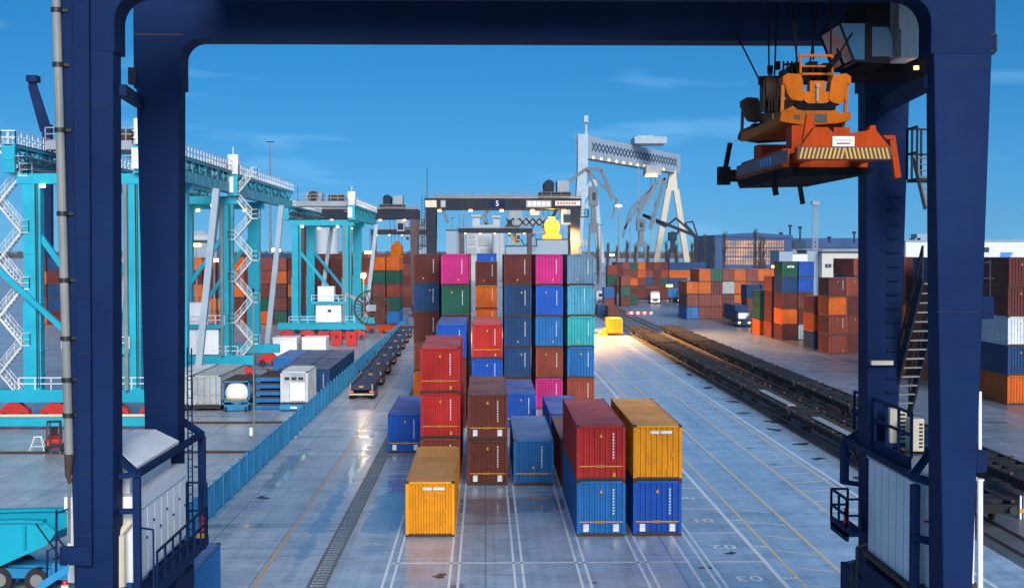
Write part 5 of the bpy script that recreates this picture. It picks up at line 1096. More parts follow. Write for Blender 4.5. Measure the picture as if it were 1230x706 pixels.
# silos and the loading tower seen under the dark crane
sd = 650
s_ = thing('silo_building', 'grey grain terminal with pale panels and two roof towers far behind', 'building', (X_(590, sd), sd, 0))
building_box(s_, 'wall', 561, 606, 277, sd, 25, M['silo'])
for p0, p1, py, pb in ((566, 578, 258, 277), (591, 602, 259, 277)):
    q, r = P(p0, py, sd + 2), P(p1, pb, sd + 2)
    m = MB(); m.box(q.x, r.x, sd + 2, sd + 8, q.z - 1, q.z); m.box(q.x + .6, r.x - .6, sd + 3, sd + 7, r.z, q.z - 1); m.build('roof_tower', s_, M['silo'], world=True)
m = MB(); q, r = P(560, 270, sd), P(608, 277, sd); m.box(q.x, r.x, sd - 1, sd + 12, r.z, r.z + 1.2); m.box(q.x + 3, r.x - 3, sd + 1, sd + 10, r.z + 1.2, q.z); m.build('roof_deck', s_, M['silo'], world=True)
for p0, p1, pa, pb in ((563, 570, 281, 286), (575, 588, 284, 295), (563, 571, 288, 294), (563, 572, 297, 306), (577, 590, 299, 306)): q, r = P(p0, pa, sd), P(p1, pb, sd); m = MB(); m.box(q.x, r.x, sd - .4, sd, r.z, q.z); m.build('pale_panel', s_, M['concrete'], world=True)
def silo_group(label, pxs, py, d, r, mat='silo'):
    t = thing('silo', label, 'silo', (X_(sum(pxs) / len(pxs), d), d, 0))
    for px in pxs: q = P(px, py, d); m = MB(); m.tube((q.x, d, 0), (q.x, d, q.z), r, 20); m.tube((q.x, d, q.z), (q.x, d, q.z + 1.5), r, 20, r * .3); m.build('silo_bin', t, M[mat], world=True)
    return t
silo_group('pair of pale silo bins right of the grey terminal', (596, 602), 281, 640, 1.9); silo_group('two pale silos behind the farthest cyan crane', (388, 398), 275, 500, 2.6)
silo_group('white round tank behind the middle cyan crane braces', (240,), 283, 420, 5.0, 'silo')
lt = thing('loading_tower', 'grey lattice ship loader tower with platforms under the dark crane beam', 'loading tower', (X_(630, 660), 660, 0))
for px in (612, 622, 640, 652): m = MB(); m.bar(P(px, 312, 660), P(px, 262, 660), 1.0); m.build('column', lt, M['grey'], world=True)
for pa, pb, p0, p1 in ((262, 271, 608, 655), (245, 250, 612, 626), (252, 262, 611, 627), (278, 281, 610, 654)): q, r = P(p0, pa, 660), P(p1, pb, 660); m = MB(); m.box(q.x, r.x, 657, 664, r.z, q.z); m.build('platform', lt, M['grey'], world=True)
m = MB()
for k in range(6): m.bar(P(608 + k * 8, 271, 656.5), P(616 + k * 8, 262, 656.5), .5); m.bar(P(608 + k * 8, 262, 656.5), P(616 + k * 8, 271, 656.5), .5)
m.bar(P(622, 312, 660), P(640, 281, 660), .5); m.bar(P(640, 312, 660), P(622, 281, 660), .5); m.bar(P(612, 281, 660), P(622, 262, 660), .5); m.build('lattice', lt, M['dark'], world=True)
q = P(643, 256, 660); m = MB(); m.box(q.x - 3, q.x + 2.6, 658, 662, q.z - 1.2, q.z + 1.5); w = m.build('lit_cabin', lt, M['grey'], world=True); m = MB(); m.box(q.x - 2.4, q.x + 1.5, 657.8, 657.95, q.z - .6, q.z + .4); o = m.build('lamp', w, M['lampdim']); o.location = -lt.location
for px0, px1, py, d, lab in ((536, 560, 277, 620, 'dark grey block left of the grain terminal'), (645, 682, 288, 600, 'grey blue shed right of the ship loader'), (608, 645, 296, 600, 'low grey shed under the ship loader'), (498, 520, 296, 520, 'long grey shed left of the tall wall'), (228, 260, 291, 300, 'grey blue cabin behind the middle cyan crane')):
    t = thing('shed', lab, 'building', (X_((px0 + px1) / 2, d), d, 0)); building_box(t, 'wall', px0, px1, py, d, 14, M['greywall']); q, r = P(px0, py, d), P(px1, py, d); m = MB(); m.box(q.x - .3, r.x + .3, d - .3, d + 14.3, q.z, q.z + .5); m.build('roof', t, M['roofdark'], world=True)
# ================================================================== masts, lamp poles, lattice tower, trees
def mast(label, x, y, z, r=.3, head='flood', lit=None, energy=0, rgb=(1, .95, .85), grp='light masts of the terminal'):
    t = thing('light_mast', label, 'light mast', (x, y, 0), group=grp)
    m = MB(); m.tube((0, 0, 0), (0, 0, z), r, 10, r * .45); m.build('pole', t, M['steel'])
    m = MB(); m.box(-.5 * r - .9 * (r > .2), .5 * r + .9 * (r > .2), -.25, .25, z - .1, z + .15); m.build('lamp_head', t, M['dark'])
    if lit:
        m = MB(); w = .28 if r < .2 else .9; m.box(-w, w, -.55, -.26, z - .35, z + .25); m.build('lamp', t, M[lit])
        if energy: lamp_light('mast_lamp_light', (x, y - 1.2, z - .2), energy, rgb, .4)
    return t
mast('thin grey lamp pole with small white box standing by the fence', -16.3, 95, 11.5, .075)
m = MB(); m.box(-.3, -.08, -.12, .12, 1.3, 1.85); m.build('meter_box', bpy.data.objects['light_mast'], M['white'])
mast('lamp pole with bright lamp in front of the green and orange stacks', -16.3, 181, 11.0, .075, lit='lampw', energy=500, rgb=(1, .7, .4))
mast('tall unlit floodlight mast on the skyline behind the cyan cranes', X_(325, 400), 400, Z_(171, 400), .45)
mast('floodlight mast shining under the dark crane beam', X_(557, 500), 500, Z_(250, 500), .4, lit='lampw')
mast('floodlight mast shining beside the pale shipyard crane', X_(743, 450), 450, Z_(247, 450), .35, lit='lampw')
mast('low warm lamp mast at the foot of the shipyard crane', X_(735, 600), 600, Z_(306, 600), .25, lit='lampw')
mast('small amber lamp mast between dark crane legs at left', X_(443, 320), 320, Z_(303, 320), .2, lit='lampy')
mast('low lamp mast seen behind the white support legs', X_(332, 300), 300, Z_(300, 300), .2, lit='lampw')
for px, py, d, lab in ((236, 294, 255, 'amber lamp mast left of the middle cyan crane leg'), (257, 312, 258, 'second amber lamp mast by the middle cyan crane leg'), (930, 320, 420, 'small amber lamp mast before the lit hall'), (804, 343, 400, 'amber lamp mast by the blue lorry box')): mast(lab, X_(px, d), d, Z_(py, d), .2, lit='lampy')
t = thing('lattice_tower', 'slender grey lattice radio tower above the blue roofs', 'radio tower', (X_(979, 650), 650, 0))
zt = Z_(245, 650); m = MB()
for sx_ in (-1, 1):
    for sy_ in (-1, 1): m.bar((sx_ * 1.3, sy_ * 1.3, 0), (sx_ * .7, sy_ * .7, zt), .25)
m.build('mast_frame', t, M['grey']); m = MB()
for k in range(18):
    a, b = zt * k / 18, zt * (k + 1) / 18; w = 1.3 - .6 * k / 18
    for sy_ in (-1, 1): m.bar((-w, sy_ * w, a), (w, sy_ * w, b), .14); m.bar((w, sy_ * w, a), (-w, sy_ * w, b), .14)
m.build('lattice', t, M['grey']); m = MB(); m.box(-1.8, 1.8, -1.5, 1.5, zt - .3, zt + 1.4); m.build('antenna_head', t, M['grey'])
def poplar(label, px, d, py, seed):
    rr = random.Random(seed); h = P(px, py, d).z; t = thing('bare_poplar', label, 'tree', (X_(px, d), d, 0), group='bare poplars before the shipyard')
    m = MB(); m.tube((0, 0, 0), (0, 0, h * .55), .34, 7, .2); m.tube((0, 0, h * .55), (.1, 0, h * .95), .2, 6, .04); m.build('trunk', t, M['bark'])
    m = MB()
    for k in range(110):
        z = h * (.14 + .72 * rr.random()); a = rr.random() * 6.283; L_ = (h * .05 + rr.random() * h * .17) * (1.1 - z / h * .6); sp = .13 + .16 * rr.random()
        p = Vector((.1 * z / h, 0, z)); q = p + Vector((math.cos(a) * L_ * sp * 1.5, math.sin(a) * L_ * sp * 1.5, L_)); m.tube(p, q, .09, 3, .03, caps=False)
        for j in range(3):
            b = p.lerp(q, .3 + .5 * rr.random()); m.tube(b, b + Vector((rr.uniform(-.8, .8), rr.uniform(-.8, .8), rr.uniform(.9, 2.4))), .05, 3, .02, caps=False)
    m.build('crown', t, M['bark'])
for i, (px, py, d) in enumerate(((846, 278, 560), (836, 281, 565), (857, 284, 540), (870, 275, 520), (907, 274, 515), (913, 279, 530), (917, 283, 545), (800, 286, 570), (812, 290, 560), (753, 288, 560), (763, 292, 575), (730, 291, 570), (741, 294, 590), (718, 293, 580), (695, 293, 600), (778, 293, 600), (831, 290, 600))):
    poplar(f'bare dark poplar tree, {(nth + ["tenth", "eleventh", "twelfth", "thirteenth", "fourteenth", "fifteenth", "sixteenth", "seventeenth"])[sorted([846, 836, 857, 870, 907, 913, 917, 800, 812, 753, 763, 730, 741, 718, 695, 778, 831]).index(px)]} from the left on the skyline', px, d, py, i)
# distant treeline and town across the harbour
m = MB(); rr = random.Random(3)
for k in range(2600):
    x = rr.uniform(-1700, 1700); h = rr.uniform(5, 15); w = rr.uniform(2, 9); y = 2600 + rr.uniform(0, 160)
    m.add([(x - w, y, -.5), (x + w, y, -.5), (x + rr.uniform(-1, 1), y + rr.uniform(-3, 3), h)], [(0, 1, 2)])
tag(m.build('distant_treeline', None, M['bark']), 'low dark line of trees across the harbour on the horizon', 'treeline', kind='stuff')
for i, (px, py, d, lab) in enumerate(((543, 262, 700, 'thin bare mast left of the grain terminal'), (634, 252, 720, 'thin bare mast behind the ship loader'), (676, 258, 690, 'thin bare mast left of the pale shipyard tower'), (722, 270, 700, 'thin bare mast between the luffing cranes'), (757, 264, 720, 'thin bare mast below the shipyard trolley'), (612, 256, 740, 'thin bare mast left of the ship loader'))): mast(lab, X_(px, d), d, Z_(py, d), .35)
# ================================================================== railway flat wagons (two rows)
def wheelset(mb_list, parent, x, y, r, mat='rust'):
    for s in (-1, 1): m = MB(); m.tube((x + s * .66, y, r), (x + s * .8, y, r), r, 16); m.build('wheel', parent, M[mat])
def make_wagon(kind, loc, label):
    Ln, w = 19.4, 1.32
    t = thing('flat_wagon', label, 'railway wagon', loc, 0, 'empty flat wagons on the two sidings')
    dk = M['wagon']
    for s in (-1, 1):
        m = MB(); m.box(s * w, s * (w - .1), 0, Ln, .78, 1.18); m.box(s * (w + .03), s * (w - .16), 0, Ln, 1.14, 1.2); m.box(s * (w + .03), s * (w - .16), 0, Ln, .76, .8)
        for k in range(13): y = .6 + k * 1.5; m.box(s * w, s * (w + .06), y, y + .08, .72, 1.16)
        m.build('side_sill', t, dk)
    m = MB(); m.box(-.28, .28, 0, Ln, .8, 1.16); m.build('centre_sill', t, M['rust'] if kind else dk)
    m = MB(); m.box(-.1, .1, 0, Ln, .8, .9); me = MB(); me.box(-w + .1, w - .1, -.09, .09, .84, 1.17); mesh = me.mesh('cross_beam', [dk])
    for k in range(14): link('cross_beam', mesh, t, None, (0, .2 + k * 1.46, 0))
    if kind == 0:
        for k in (1, 4, 5, 8, 10): m = MB(); m.box(-w + .12, w - .12, .35 + k * 1.46, .35 + k * 1.46 + 1.34, 1.12, 1.165); m.build('deck_plate', t, dk)
    elif kind == 1:
        m = MB()
        for k in range(13): m.box(-w + .12, w - .12, .25 + k * 1.46, .25 + k * 1.46 + 1.4, 1.165, 1.2)
        m.build('deck_boards', t, dk)
    else:
        m = MB(); m.box(-.62, .05, 3, Ln - 4, 1.175, 1.25); m.build('folded_flap', t, M['grey'])
        for k in (0, 12): m = MB(); m.box(-w + .12, w - .12, .35 + k * 1.46, .35 + k * 1.46 + 1.3, 1.12, 1.165); m.build('deck_plate', t, dk)
    for y in (.5, 6.6, 12.6, 18.7):
        for s in (-1, 1): m = MB(); m.box(s * (w - .02), s * (w - .22), y - .1, y + .1, 1.2, 1.36); m.build('container_spigot', t, M['rust'])
    for y in (3.0, Ln - 3.0):
        m = MB()
        for s in (-1, 1): m.prism([(y - 1.5, .62), (y - 1.1, .45), (y + 1.1, .45), (y + 1.5, .62), (y + 1.2, .78), (y - 1.2, .78)], 'x', s * .85, s * 1.02)
        m.box(-.9, .9, y - .25, y + .25, .5, .76); b = m.build('bogie', t, M['black'])
        for yy in (y - .9, y + .9): wheelset(None, b, 0, yy, .44)
    for y, dy in ((0, -.5), (Ln, .5)):
        m = MB(); m.box(-w, w, y - .08, y + .08, .75, 1.2); m.build('end_beam', t, dk)
        for s in (-1, 1): m = MB(); m.tube((s * .88, y, .98), (s * .88, y + dy, .98), .11, 8); m.tube((s * .88, y + dy, .98), (s * .88, y + dy * 1.12, .98), .22, 12); m.build('buffer', t, M['black'])
    m = MB()
    for s in (-1, 1): m.bar((s * w, 5.2, .75), (s * .3, 7.2, .5), .1); m.bar((s * w, Ln - 5.2, .75), (s * .3, Ln - 7.2, .5), .1)
    m.box(-.5, .5, 7.5, 11.0, .42, .75); m.build('brake_gear', t, M['black']); return t
PITCH = 20.5
protos = [make_wagon(k, (25.9, 210.5 - k * PITCH, .16), '') for k in (0, 1, 2)]
kinds = [0, 1, 0, 1, 0, 2, 2, 0]
desc = {0: 'skeletal dark', 1: 'dark boarded', 2: 'skeletal dark with pale flap'}
rows_ = ((25.9, 211.5, 'near siding', 8, kinds), (31.6, 214, 'far siding', 8, [1, 1, 0, 1, 1, 0, 2, 0]))
used = set()
order = ['farthest', 'second farthest', 'third farthest', 'fourth farthest', 'fourth nearest', 'third nearest', 'second nearest', 'nearest']
for x, y0, nm, n, ks in rows_:
    for i in range(n):
        k = ks[i]; lab = f'{desc[k]} flat wagon, {order[i]} on the {nm}'
        if k not in used: used.add(k); o = protos[k]; o.location = (x, y0 - i * PITCH, .16); o['label'] = lab
        else: dup(protos[k], (x, y0 - i * PITCH, .16), None, lab)
t = thing('shunting_signal', 'short white post with yellow bands beside the near siding at the right edge', 'post', (*P(1226, 605, 71).xy, 0))
m = MB(); m.tube((0, 0, 0), (0, 0, 1.25), .06, 8); m.tube((.22, 0, 0), (.22, 0, 1.25), .06, 8); m.build('post', t, M['white']); m = MB(); m.box(-.08, .3, -.08, -.05, .35, .55); m.build('band', t, M['yel'])
# ================================================================== container trailers parked along the fence
def trailer(loc, label, Ln=12.6, loaded=False, group='navy container trailers parked along the fence', paintm='chassis', rz=0):
    t = thing('container_trailer', label, 'trailer', loc, rz, group)
    for s in (-1, 1):
        m = MB(); m.box(s * .62, s * .46, .1, Ln, .92, 1.3); m.build('main_rail', t, M[paintm])
        m = MB(); m.box(s * 1.2, s * 1.02, .15, Ln - .1, 1.3, 1.36); m.build('edge_rail', t, M['rust'])
    me = MB(); me.box(-1.2, 1.2, -.07, .07, 1.06, 1.295); mesh = me.mesh('cross_beam', [M[paintm]])
    for k in range(8): link('cross_beam', mesh, t, None, (0, .5 + k * (Ln - .9) / 7, 0))
    m = MB(); m.box(-1.0, 1.0, .6, Ln - 3.4, 1.2, 1.24); m.build('deck_plate', t, M[paintm])
    m = MB(); m.box(-.86, .86, -.06, .1, .98, 1.5); p = m.build('rear_plate', t, M[paintm]); m = MB(); m.box(-.2, .2, -.085, -.062, 1.2, 1.36); m.build('marker', p, M['yel'])
    for s in (-1, 1):
        m = MB(); m.box(s * 1.12, s * .98, -.08, .05, .95, 1.55); m.build('corner_post', t, M['grey'])
        m = MB(); m.box(s * 1.15, s * .8, -.07, -.0, .72, .86); m.build('tail_lamp', t, M['tail'])
        for y in (1.1, 2.4, 3.7):
            m = MB(); m.tube((s * 1.22, y, .52), (s * .72, y, .52), .52, 18); w = m.build('wheel', t, M['rubber'])
            m = MB(); m.tube((s * 1.235, y, .52), (s * 1.15, y, .52), .27, 12); m.build('rim', w, M['steel'])
        m = MB(); m.box(s * .62, s * .48, Ln - 3.2, Ln - 3.0, .05, 1.0); m.build('landing_leg', t, M['black'])
        for y in (.3, Ln - .4): m = MB(); m.prism([(s * 1.2, 1.3), (s * 1.3, 1.75), (s * 1.36, 1.75), (s * 1.26, 1.3)], 'y', y, y + .35); m.build('corner_guide', t, M['rust'])
    m = MB(); m.box(-1.2, 1.2, -.1, .0, .48, .62); m.build('bumper', t, M['cream']); m = MB()
    for y in (1.1, 2.4, 3.7): m.box(-.8, .8, y - .07, y + .07, .45, .6)
    m.build('axle', t, M['black']); return t
tr0 = trailer((-11.9, 129.2, 0), 'empty navy trailer nearest the camera beside the blue fence')
for i, nm in enumerate(('second', 'third', 'fourth', 'fifth', 'sixth', 'seventh', 'eighth')):
    dup(tr0, (-11.9 - .22 * (i + 1), 129.2 + 13.1 * (i + 1), 0), None, f'empty navy trailer beside the blue fence, {nm} from the camera')
# ================================================================== lorries
def lorry(loc, rz, label, cabm, group=None, trailer_len=0, lights=True):
    """front faces -y; cab-over tractor, with a chassis behind"""
    t = thing('lorry', label, 'lorry', loc, rz, group)
    m = MB(); m.prism([(0, .55), (0, 1.5), (.18, 2.75), (.55, 3.15), (2.1, 3.2), (2.1, .55)], 'x', -1.22, 1.22); cab = m.build('cab', t, cabm, bevel=.06)
    m = MB(); m.hexa([(-1.08, -.02, 1.62), (1.08, -.02, 1.62), (1.08, .03, 1.62), (-1.08, .03, 1.62), (-1.04, .15, 2.62), (1.04, .15, 2.62), (1.04, .2, 2.62), (-1.04, .2, 2.62)]); m.build('windscreen', cab, M['glass'])
    for s in (-1, 1):
        m = MB(); m.box(s * 1.23, s * 1.2, .45, 1.35, 1.65, 2.5); m.build('side_window', cab, M['glass'])
        m = MB(); m.box(s * 1.12, s * .72, -.05, .0, .72, .98); m.build('headlight', t, M['lampdim'] if lights else M['wht'])
        m = MB(); m.box(s * 1.45, s * 1.27, .02, .14, 1.75, 2.45); m.build('mirror', t, M['black'])
        for y in (1.0, 4.4):
            m = MB(); m.tube((s * 1.22, y, .5), (s * .86, y, .5), .5, 18); w = m.build('wheel', t, M['rubber']); m = MB(); m.tube((s * 1.235, y, .5), (s * 1.2, y, .5), .26, 12); m.build('rim', w, M['steel'])
    m = MB(); m.box(-1.2, 1.2, -.08, .12, .38, .68); m.build('bumper', t, cabm)
    m = MB(); m.box(-.85, .85, -.03, .0, .8, 1.4); m.build('grille', t, M['black'])
    m = MB(); m.box(-.5, .5, .3, 5.6, .55, .9); m.build('chassis', t, M['black']); m = MB(); m.box(-.95, .95, .4, 1.6, 3.2, 3.34); m.build('roof_fairing', cab, cabm); return t
lorry((48.4, 251, 0), 0, 'blue lorry facing us with lamp lit, in front of the container row', CP['navy'])
trailer((48.4, 253.6, 0), 'dark trailer coupled behind the blue lorry', 12.6, group='trailers behind the lorries')
container(48.4, 253.6, 1.38, 'navy', 'navy blue container riding behind the blue lorry', 'containers on lorries', S12, 2.6)
lorry((45.6, 361, 0), 0, 'white lorry crossing in front of the far block', CP['white'])
trailer((37.5, 366.5, 0), 'long trailer broadside behind the white lorry', 12.6, group='trailers behind the lorries', rz=-math.pi / 2)
container(37.5, 366.5, 1.38, 'maroon', 'long maroon container broadside on a trailer by the white lorry', 'containers on lorries', S12, 2.75, rz=-math.pi / 2)
lorry((53.6, 366, 0), 0, 'dark blue lorry on the road right of the white one', CP['navy'])
container(50.2, 372, 1.3, 'azure', 'azure blue box on trailer in front of the far block', 'containers on lorries', S6, 2.6, rz=-math.pi / 2)
trailer((50.2, 372, 0), 'short trailer carrying the azure box', 6.6, group='trailers behind the lorries', rz=-math.pi / 2)
lorry((32.6, 372, 0), math.pi * .5, 'white van lorry parked near the small red and green pile', CP['white'], lights=False)
container(21.9, 226.6, .25, 'yellow', 'floodlit yellow box on the ground at the far end of the lanes', G2, S6, 2.6)
t = thing('concrete_block', 'small yellow block lying left of the floodlit yellow box', 'block', (20.0, 226.4, 0)); m = MB(); m.prism([(-.9, 0), (.5, 0), (.5, 1.2), (.1, 1.2), (-.3, .6), (-.9, .5)], 'y', 0, 1.6); m.build('body', t, CP['yellow'], bevel=.03); m = MB(); m.bar((-.2, .8, .6), (-.2, .8, .8), .1); m.build('lifting_eye', t, M['black'])
t = thing('light_trail_blocks', 'red and white blocks standing in for a light trail across the far road', 'light trail', (X_(752, 300), 300, 0))  # blocks added in place of a streak of moving light on the road
for k in range(8): m = MB(); m.box(.1 + k * .74, .1 + k * .74 + .7, -.2, .2, .1, .75); m.build('trail_block', t, M['wht'] if k % 2 else M['extinguisher'])
# ================================================================== west yard: boxes and machines behind the fence
G5 = 'boxes standing in the west yard'
def reefer(x, y, label, Ln=6.058, H=2.9):
    t = container(x, y, .62, 'white', label, G5, Ln, H)
    m = MB()
    for k in range(3): m.box(-.85 + k * .62, -.42 + k * .62, -.03, .01, 2.15, 2.4)
    m.build('vent_window', t, M['glass']); m = MB(); m.box(-.35, .95, -.025, .02, .3, 1.9); m.build('hatch', t, M['white']); return t
reefer(-17.1, 120.6, 'white generator box with three dark vents on a blue base by the fence')
t = thing('flat_platform', 'blue flat platform under the white generator box', 'platform', (-17.1, 120.2, 0)); m = MB(); m.box(-1.25, 1.25, 0, 6.6, .12, .6); m.build('deck', t, M['fence']); m = MB(); m.box(-.3, .3, -.02, .0, .25, .42); m.build('emblem', t, M['wht'])
for i, (x, y, lab) in enumerate(((-16.25, 130.2, 'long navy container close behind the white generator box by the fence'), (-18.75, 130.6, 'long navy container left of the one behind the white generator box'), (-16.3, 143.0, 'second navy container along the fence'), (-18.8, 143.3, 'second navy container in the row left of the fence side row'), (-21.3, 143.5, 'pale roofed azure container left of the navy rows'))):
    container(x, y, .01, 'azure' if i == 4 else 'navy', lab, G5, S12, 2.9, marks=(('print', .6, 1.1),))
m0 = None
pr = thing('flat_rack', 'blue folded flat rack at the bottom of the rack pile', 'flat rack', (-19.5, 121.4, .05), 0, 'folded blue flat racks piled by the generator box')
m = MB(); m.box(-1.2, 1.2, 0, 6, 0, .34); m.build('deck', pr, CP['azure'])
for s in (-1, 1):
    m = MB(); m.box(s * 1.22, s * 1.06, -.01, .2, .34, .62); m.box(s * 1.22, s * 1.06, 5.8, 6.01, .34, .62); m.build('corner_post', pr, CP['green'])
m = MB(); m.box(-1.0, 1.0, .1, 5.9, .36, .46); m.build('folded_end', pr, M['rust'])
for k, nm in enumerate(('second from bottom', 'middle one', 'second from top', 'topmost')): dup(pr, (-19.5 + .04 * k, 121.4, .05 + .63 * (k + 1)), None, f'blue folded flat rack, {nm} of the rack pile')
# tank container: white tank in a blue frame
t = thing('tank_container', 'white tank in a sky blue frame with rusty top in the west yard', 'tank container', (-22.2, 120.2, .1), 0, G5)
m = MB()
for s in (-1, 1):
    for y in (0, 5.9): m.box(s * 1.22, s * 1.08, y, y + .15, 0, 2.6)
    m.box(s * 1.22, s * 1.1, 0, 6.05, 0, .14); m.box(s * 1.22, s * 1.1, 0, 6.05, 2.48, 2.6)
for y in (0, 5.9): m.box(-1.22, 1.22, y, y + .15, 0, .5); m.box(-1.22, 1.22, y, y + .15, .72, .92); m.box(-1.22, 1.22, y, y + .15, 2.5, 2.6)
m.build('frame', t, M['fence']); m = MB(); m.tube((0, .35, 1.5), (0, 5.7, 1.5), 1.0, 24); m.tube((0, .1, 1.5), (0, .35, 1.5), .7, 24, 1.0); m.build('tank', t, M['white'], smooth=False)
m = MB(); m.box(-.95, .95, -.02, .0, 1.0, 1.1); m.build('hazard_strip', t, M['yel']); m = MB(); m.box(-1.1, 1.1, .3, 5.8, 2.56, 2.66); m.build('catwalk', t, M['rust'])
for s in (-1, 1): m = MB(); m.tube((s * .9 - .1, -.1, .12), (s * .9 + .1, -.1, .12), .2, 12); m.build('wheel', t, M['rubber'])
container(-24.9, 120.8, .4, 'grey', 'pale grey container left of the white tank', G5, S12, 2.75, door=True)
container(-27.6, 120.9, .4, 'white', 'white container half hidden by the blue crane leg', G5, S12, 2.75, door=True)
for x, lab in ((-24.9, 'dark low trailer under the pale grey container'), (-27.6, 'dark low trailer under the half hidden white container')):
    t = thing('low_trailer', lab, 'trailer', (x, 120.6, 0)); m = MB(); m.box(-1.2, 1.2, 0, 12.2, .22, .39); m.build('deck', t, M['black'])
    for s in (-1, 1): m = MB(); m.tube((s * 1.1, .4, .2), (s * .8, .4, .2), .2, 12); m.build('wheel', t, M['rubber'])
for x, lab in ((-26.9, 'white square box left of its twin near the farthest cyan crane'), (-23.0, 'white square box right of its twin near the farthest cyan crane')):
    t = thing('white_box', lab, 'container', (x, 181, 0)); m = MB(); m.box(-1.6, 1.6, 0, 4, .15, 2.6); m.build('body', t, M['white'], bevel=.06); m = MB(); m.box(-1.64, 1.64, -.04, 4.04, 2.35, 2.7); m.build('lid', t, M['white'], bevel=.04); m = MB(); m.box(-1.5, 1.5, .1, 3.9, 0, .15); m.build('skid', t, M['grey'])
container(-11.85, 47.9, .01, 'azure', 'azure container at the bottom edge beside the left crane leg', G5, S6, 2.6, marks=(('logo', .0, 1.4),))
t = thing('spreader_frame', 'orange red lifting frame lying by the fence below the stacks', 'spreader', (-15.9, 232, 0)); m = MB(); m.box(-2.6, 2.4, 0, .5, .6, 1.3); m.box(-2.6, 2.4, 4, 4.5, .6, 1.3); m.build('end_beam', t, M['redor']); m = MB(); m.box(-.7, .7, .5, 4, .7, 1.4); m.box(-2.2, -1.7, 0, 4.4, 0, .6); m.box(1.5, 2.0, 0, 4.4, 0, .6); m.build('frame', t, M['redor'])
for k, (x, y) in enumerate(((-22.4, 203), (-24.4, 203.4), (-20.2, 203))):
    t = thing('red_bin', ['dark red bin in the middle of three near the cable reel', 'dark red bin leftmost of three near the cable reel', 'dark red bin rightmost of three near the cable reel'][k], 'bin', (x, y, 0), group='dark red bins by the farthest cyan crane'); m = MB(); m.taper((-.75, .75, 0, 1.4, .1), (-.85, .85, -.1, 1.5, 2.1)); m.build('body', t, M['red']); m = MB(); m.box(-.2, .2, -.13, -.1, 1.2, 1.6); m.build('plate', t, M['black'])
# forklift
t = thing('forklift', 'small red and black forklift in the west yard beside the grey pipe', 'forklift', (-30.8, 96.6, 0), .35)
m = MB(); m.prism([(-.9, .3), (1.0, .3), (1.15, .6), (1.1, 1.0), (.6, 1.15), (-.9, .95)], 'x', -.55, .55); m.build('body', t, M['red'], bevel=.04)
m = MB()
for s in (-1, 1): m.bar((s * .5, .6, 1.0), (s * .45, .4, 2.1), .07); m.bar((s * .5, -.7, .9), (s * .45, -.4, 2.1), .07)
m.box(-.5, .5, -.5, .5, 2.08, 2.14); m.build('cab_frame', t, M['black']); m = MB(); m.box(-.28, .28, 0, .5, 1.0, 1.2); m.box(-.28, .28, .42, .52, 1.2, 1.7); m.build('seat', t, M['black'])
m = MB()
for s in (-1, 1): m.box(s * .38, s * .28, -1.15, -1.0, .1, 2.3)
m.box(-.4, .4, -1.16, -1.05, 2.2, 2.3); m.box(-.45, .45, -1.2, -1.1, .5, .7); m.build('mast', t, M['black'])
for s in (-1, 1):
    m = MB(); m.box(s * .34, s * .22, -2.1, -1.15, .08, .14); m.build('fork', t, M['steel'])
    for y in (-.7, .75): m = MB(); m.tube((s * .62, y, .33), (s * .4, y, .33), .33, 14); m.build('wheel', t, M['rubber'])
m = MB(); m.box(-.5, -.3, -.95, -.88, .5, .7); m.build('headlight', t, M['yel'])
t = thing('trestle', 'small pale trestle stand left of the forklift', 'trestle', (-31.9, 96.4, 0)); m = MB()
for s in (-1, 1):
    for q in (-1, 1): m.bar((s * .55, q * .35, 0), (s * .22, 0, 1.05), .06)
m.bar((-.3, 0, 1.05), (.3, 0, 1.05), .08); m.bar((-.45, -.25, .4), (.45, -.25, .4), .05); m.build('frame', t, M['wht'])
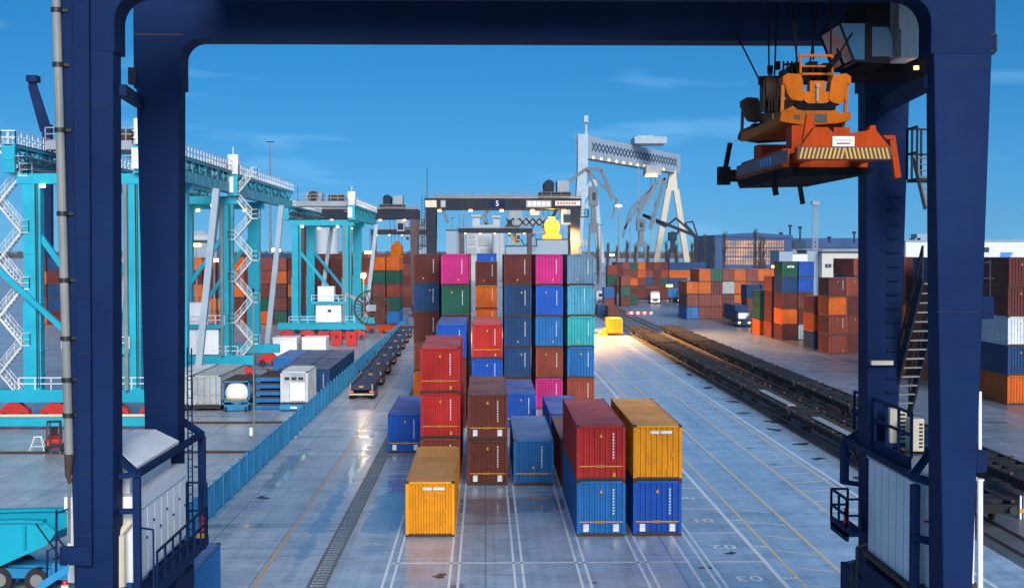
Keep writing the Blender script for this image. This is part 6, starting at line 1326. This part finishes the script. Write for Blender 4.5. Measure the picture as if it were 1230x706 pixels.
# cyan skip trailer bottom left
t = thing('skip_trailer', 'cyan tipper trailer with sloping sides at the bottom left corner', 'trailer', (-20.6, 57.8, 0), -.12)
c = M['cyan']
def TP(pts, a0, a1, name, parent=None): m = MB(); m.prism(pts, 'y', a0, a1); return m.build(name, parent or t, c)
side = [(-5.2, 1.05), (.3, 1.05), (2.5, 2.05), (2.9, 2.6), (2.4, 3.0), (1.3, 3.0), (-5.2, 2.7)]
for y0 in (-1.3, 1.2): sw = TP(side, y0, y0 + .1, 'side_wall'); TP([(-5.2, 2.68), (1.3, 2.98), (2.4, 2.98), (2.4, 3.1), (1.3, 3.1), (-5.2, 2.8)], y0 - .14, y0 + .24, 'rim_flange')
for x in (-4.4, -2.9, -1.4, .1, 1.5): m = MB(); m.box(x, x + .12, -1.42, -1.3, 1.2 + max(0, x) * .45, 2.85); m.build('rib', t, c)
m = MB(); m.add([(-5.2, -1.2, 1.1), (.3, -1.2, 1.1), (2.5, -1.2, 2.1), (2.9, -1.2, 2.6), (2.9, 1.2, 2.6), (2.5, 1.2, 2.1), (.3, 1.2, 1.1), (-5.2, 1.2, 1.1)], [(0, 1, 6, 7), (1, 2, 5, 6), (2, 3, 4, 5)]); m.build('floor', t, c)
m = MB(); m.box(-5.2, 3.2, -.55, .55, .62, 1.0); m.build('chassis', t, M['fence']); m = MB(); m.bar((2.4, -1.25, 2.95), (3.9, -1.2, 1.2), .07); m.bar((2.0, -1.3, 3.0), (3.4, -1.3, 1.1), .06); m.build('hose', t, M['black'])
for x in (-3.4, -1.9, .4, 2.0):
    for s in (-1, 1):
        m = MB(); m.tube((x, s * 1.25, .52), (x, s * .85, .52), .52, 20); w = m.build('wheel', t, M['rubber'])
        m = MB(); m.tube((x, s * 1.262, .52), (x, s * 1.2, .52), .28, 14); r_ = m.build('rim', w, M['steel'])
m = MB(); m.box(-1.0, 2.6, -1.18, -.9, .6, 1.0); m.box(2.6, 4.6, -1.1, 1.0, .55, 1.25); m.build('tool_box', t, M['fence'])
# ================================================================== the air: a light blue evening haze round everything
m = MB(); m.box(-2500, 2500, -120, 2900, -2.2, 95)
hz_m = bpy.data.materials.new('evening_haze'); hz_m.use_nodes = True; ht = hz_m.node_tree; ht.nodes.clear()
ho = ht.nodes.new('ShaderNodeOutputMaterial'); hv = ht.nodes.new('ShaderNodeVolumePrincipled'); hv.inputs['Color'].default_value = (.72, .82, .92, 1); hv.inputs['Density'].default_value = .0001; hv.inputs['Anisotropy'].default_value = .2
ht.links.new(hv.outputs[0], ho.inputs['Volume'])
tag(m.build('haze', None, hz_m), kind='stuff')
SC.cycles.volume_bounces = 0
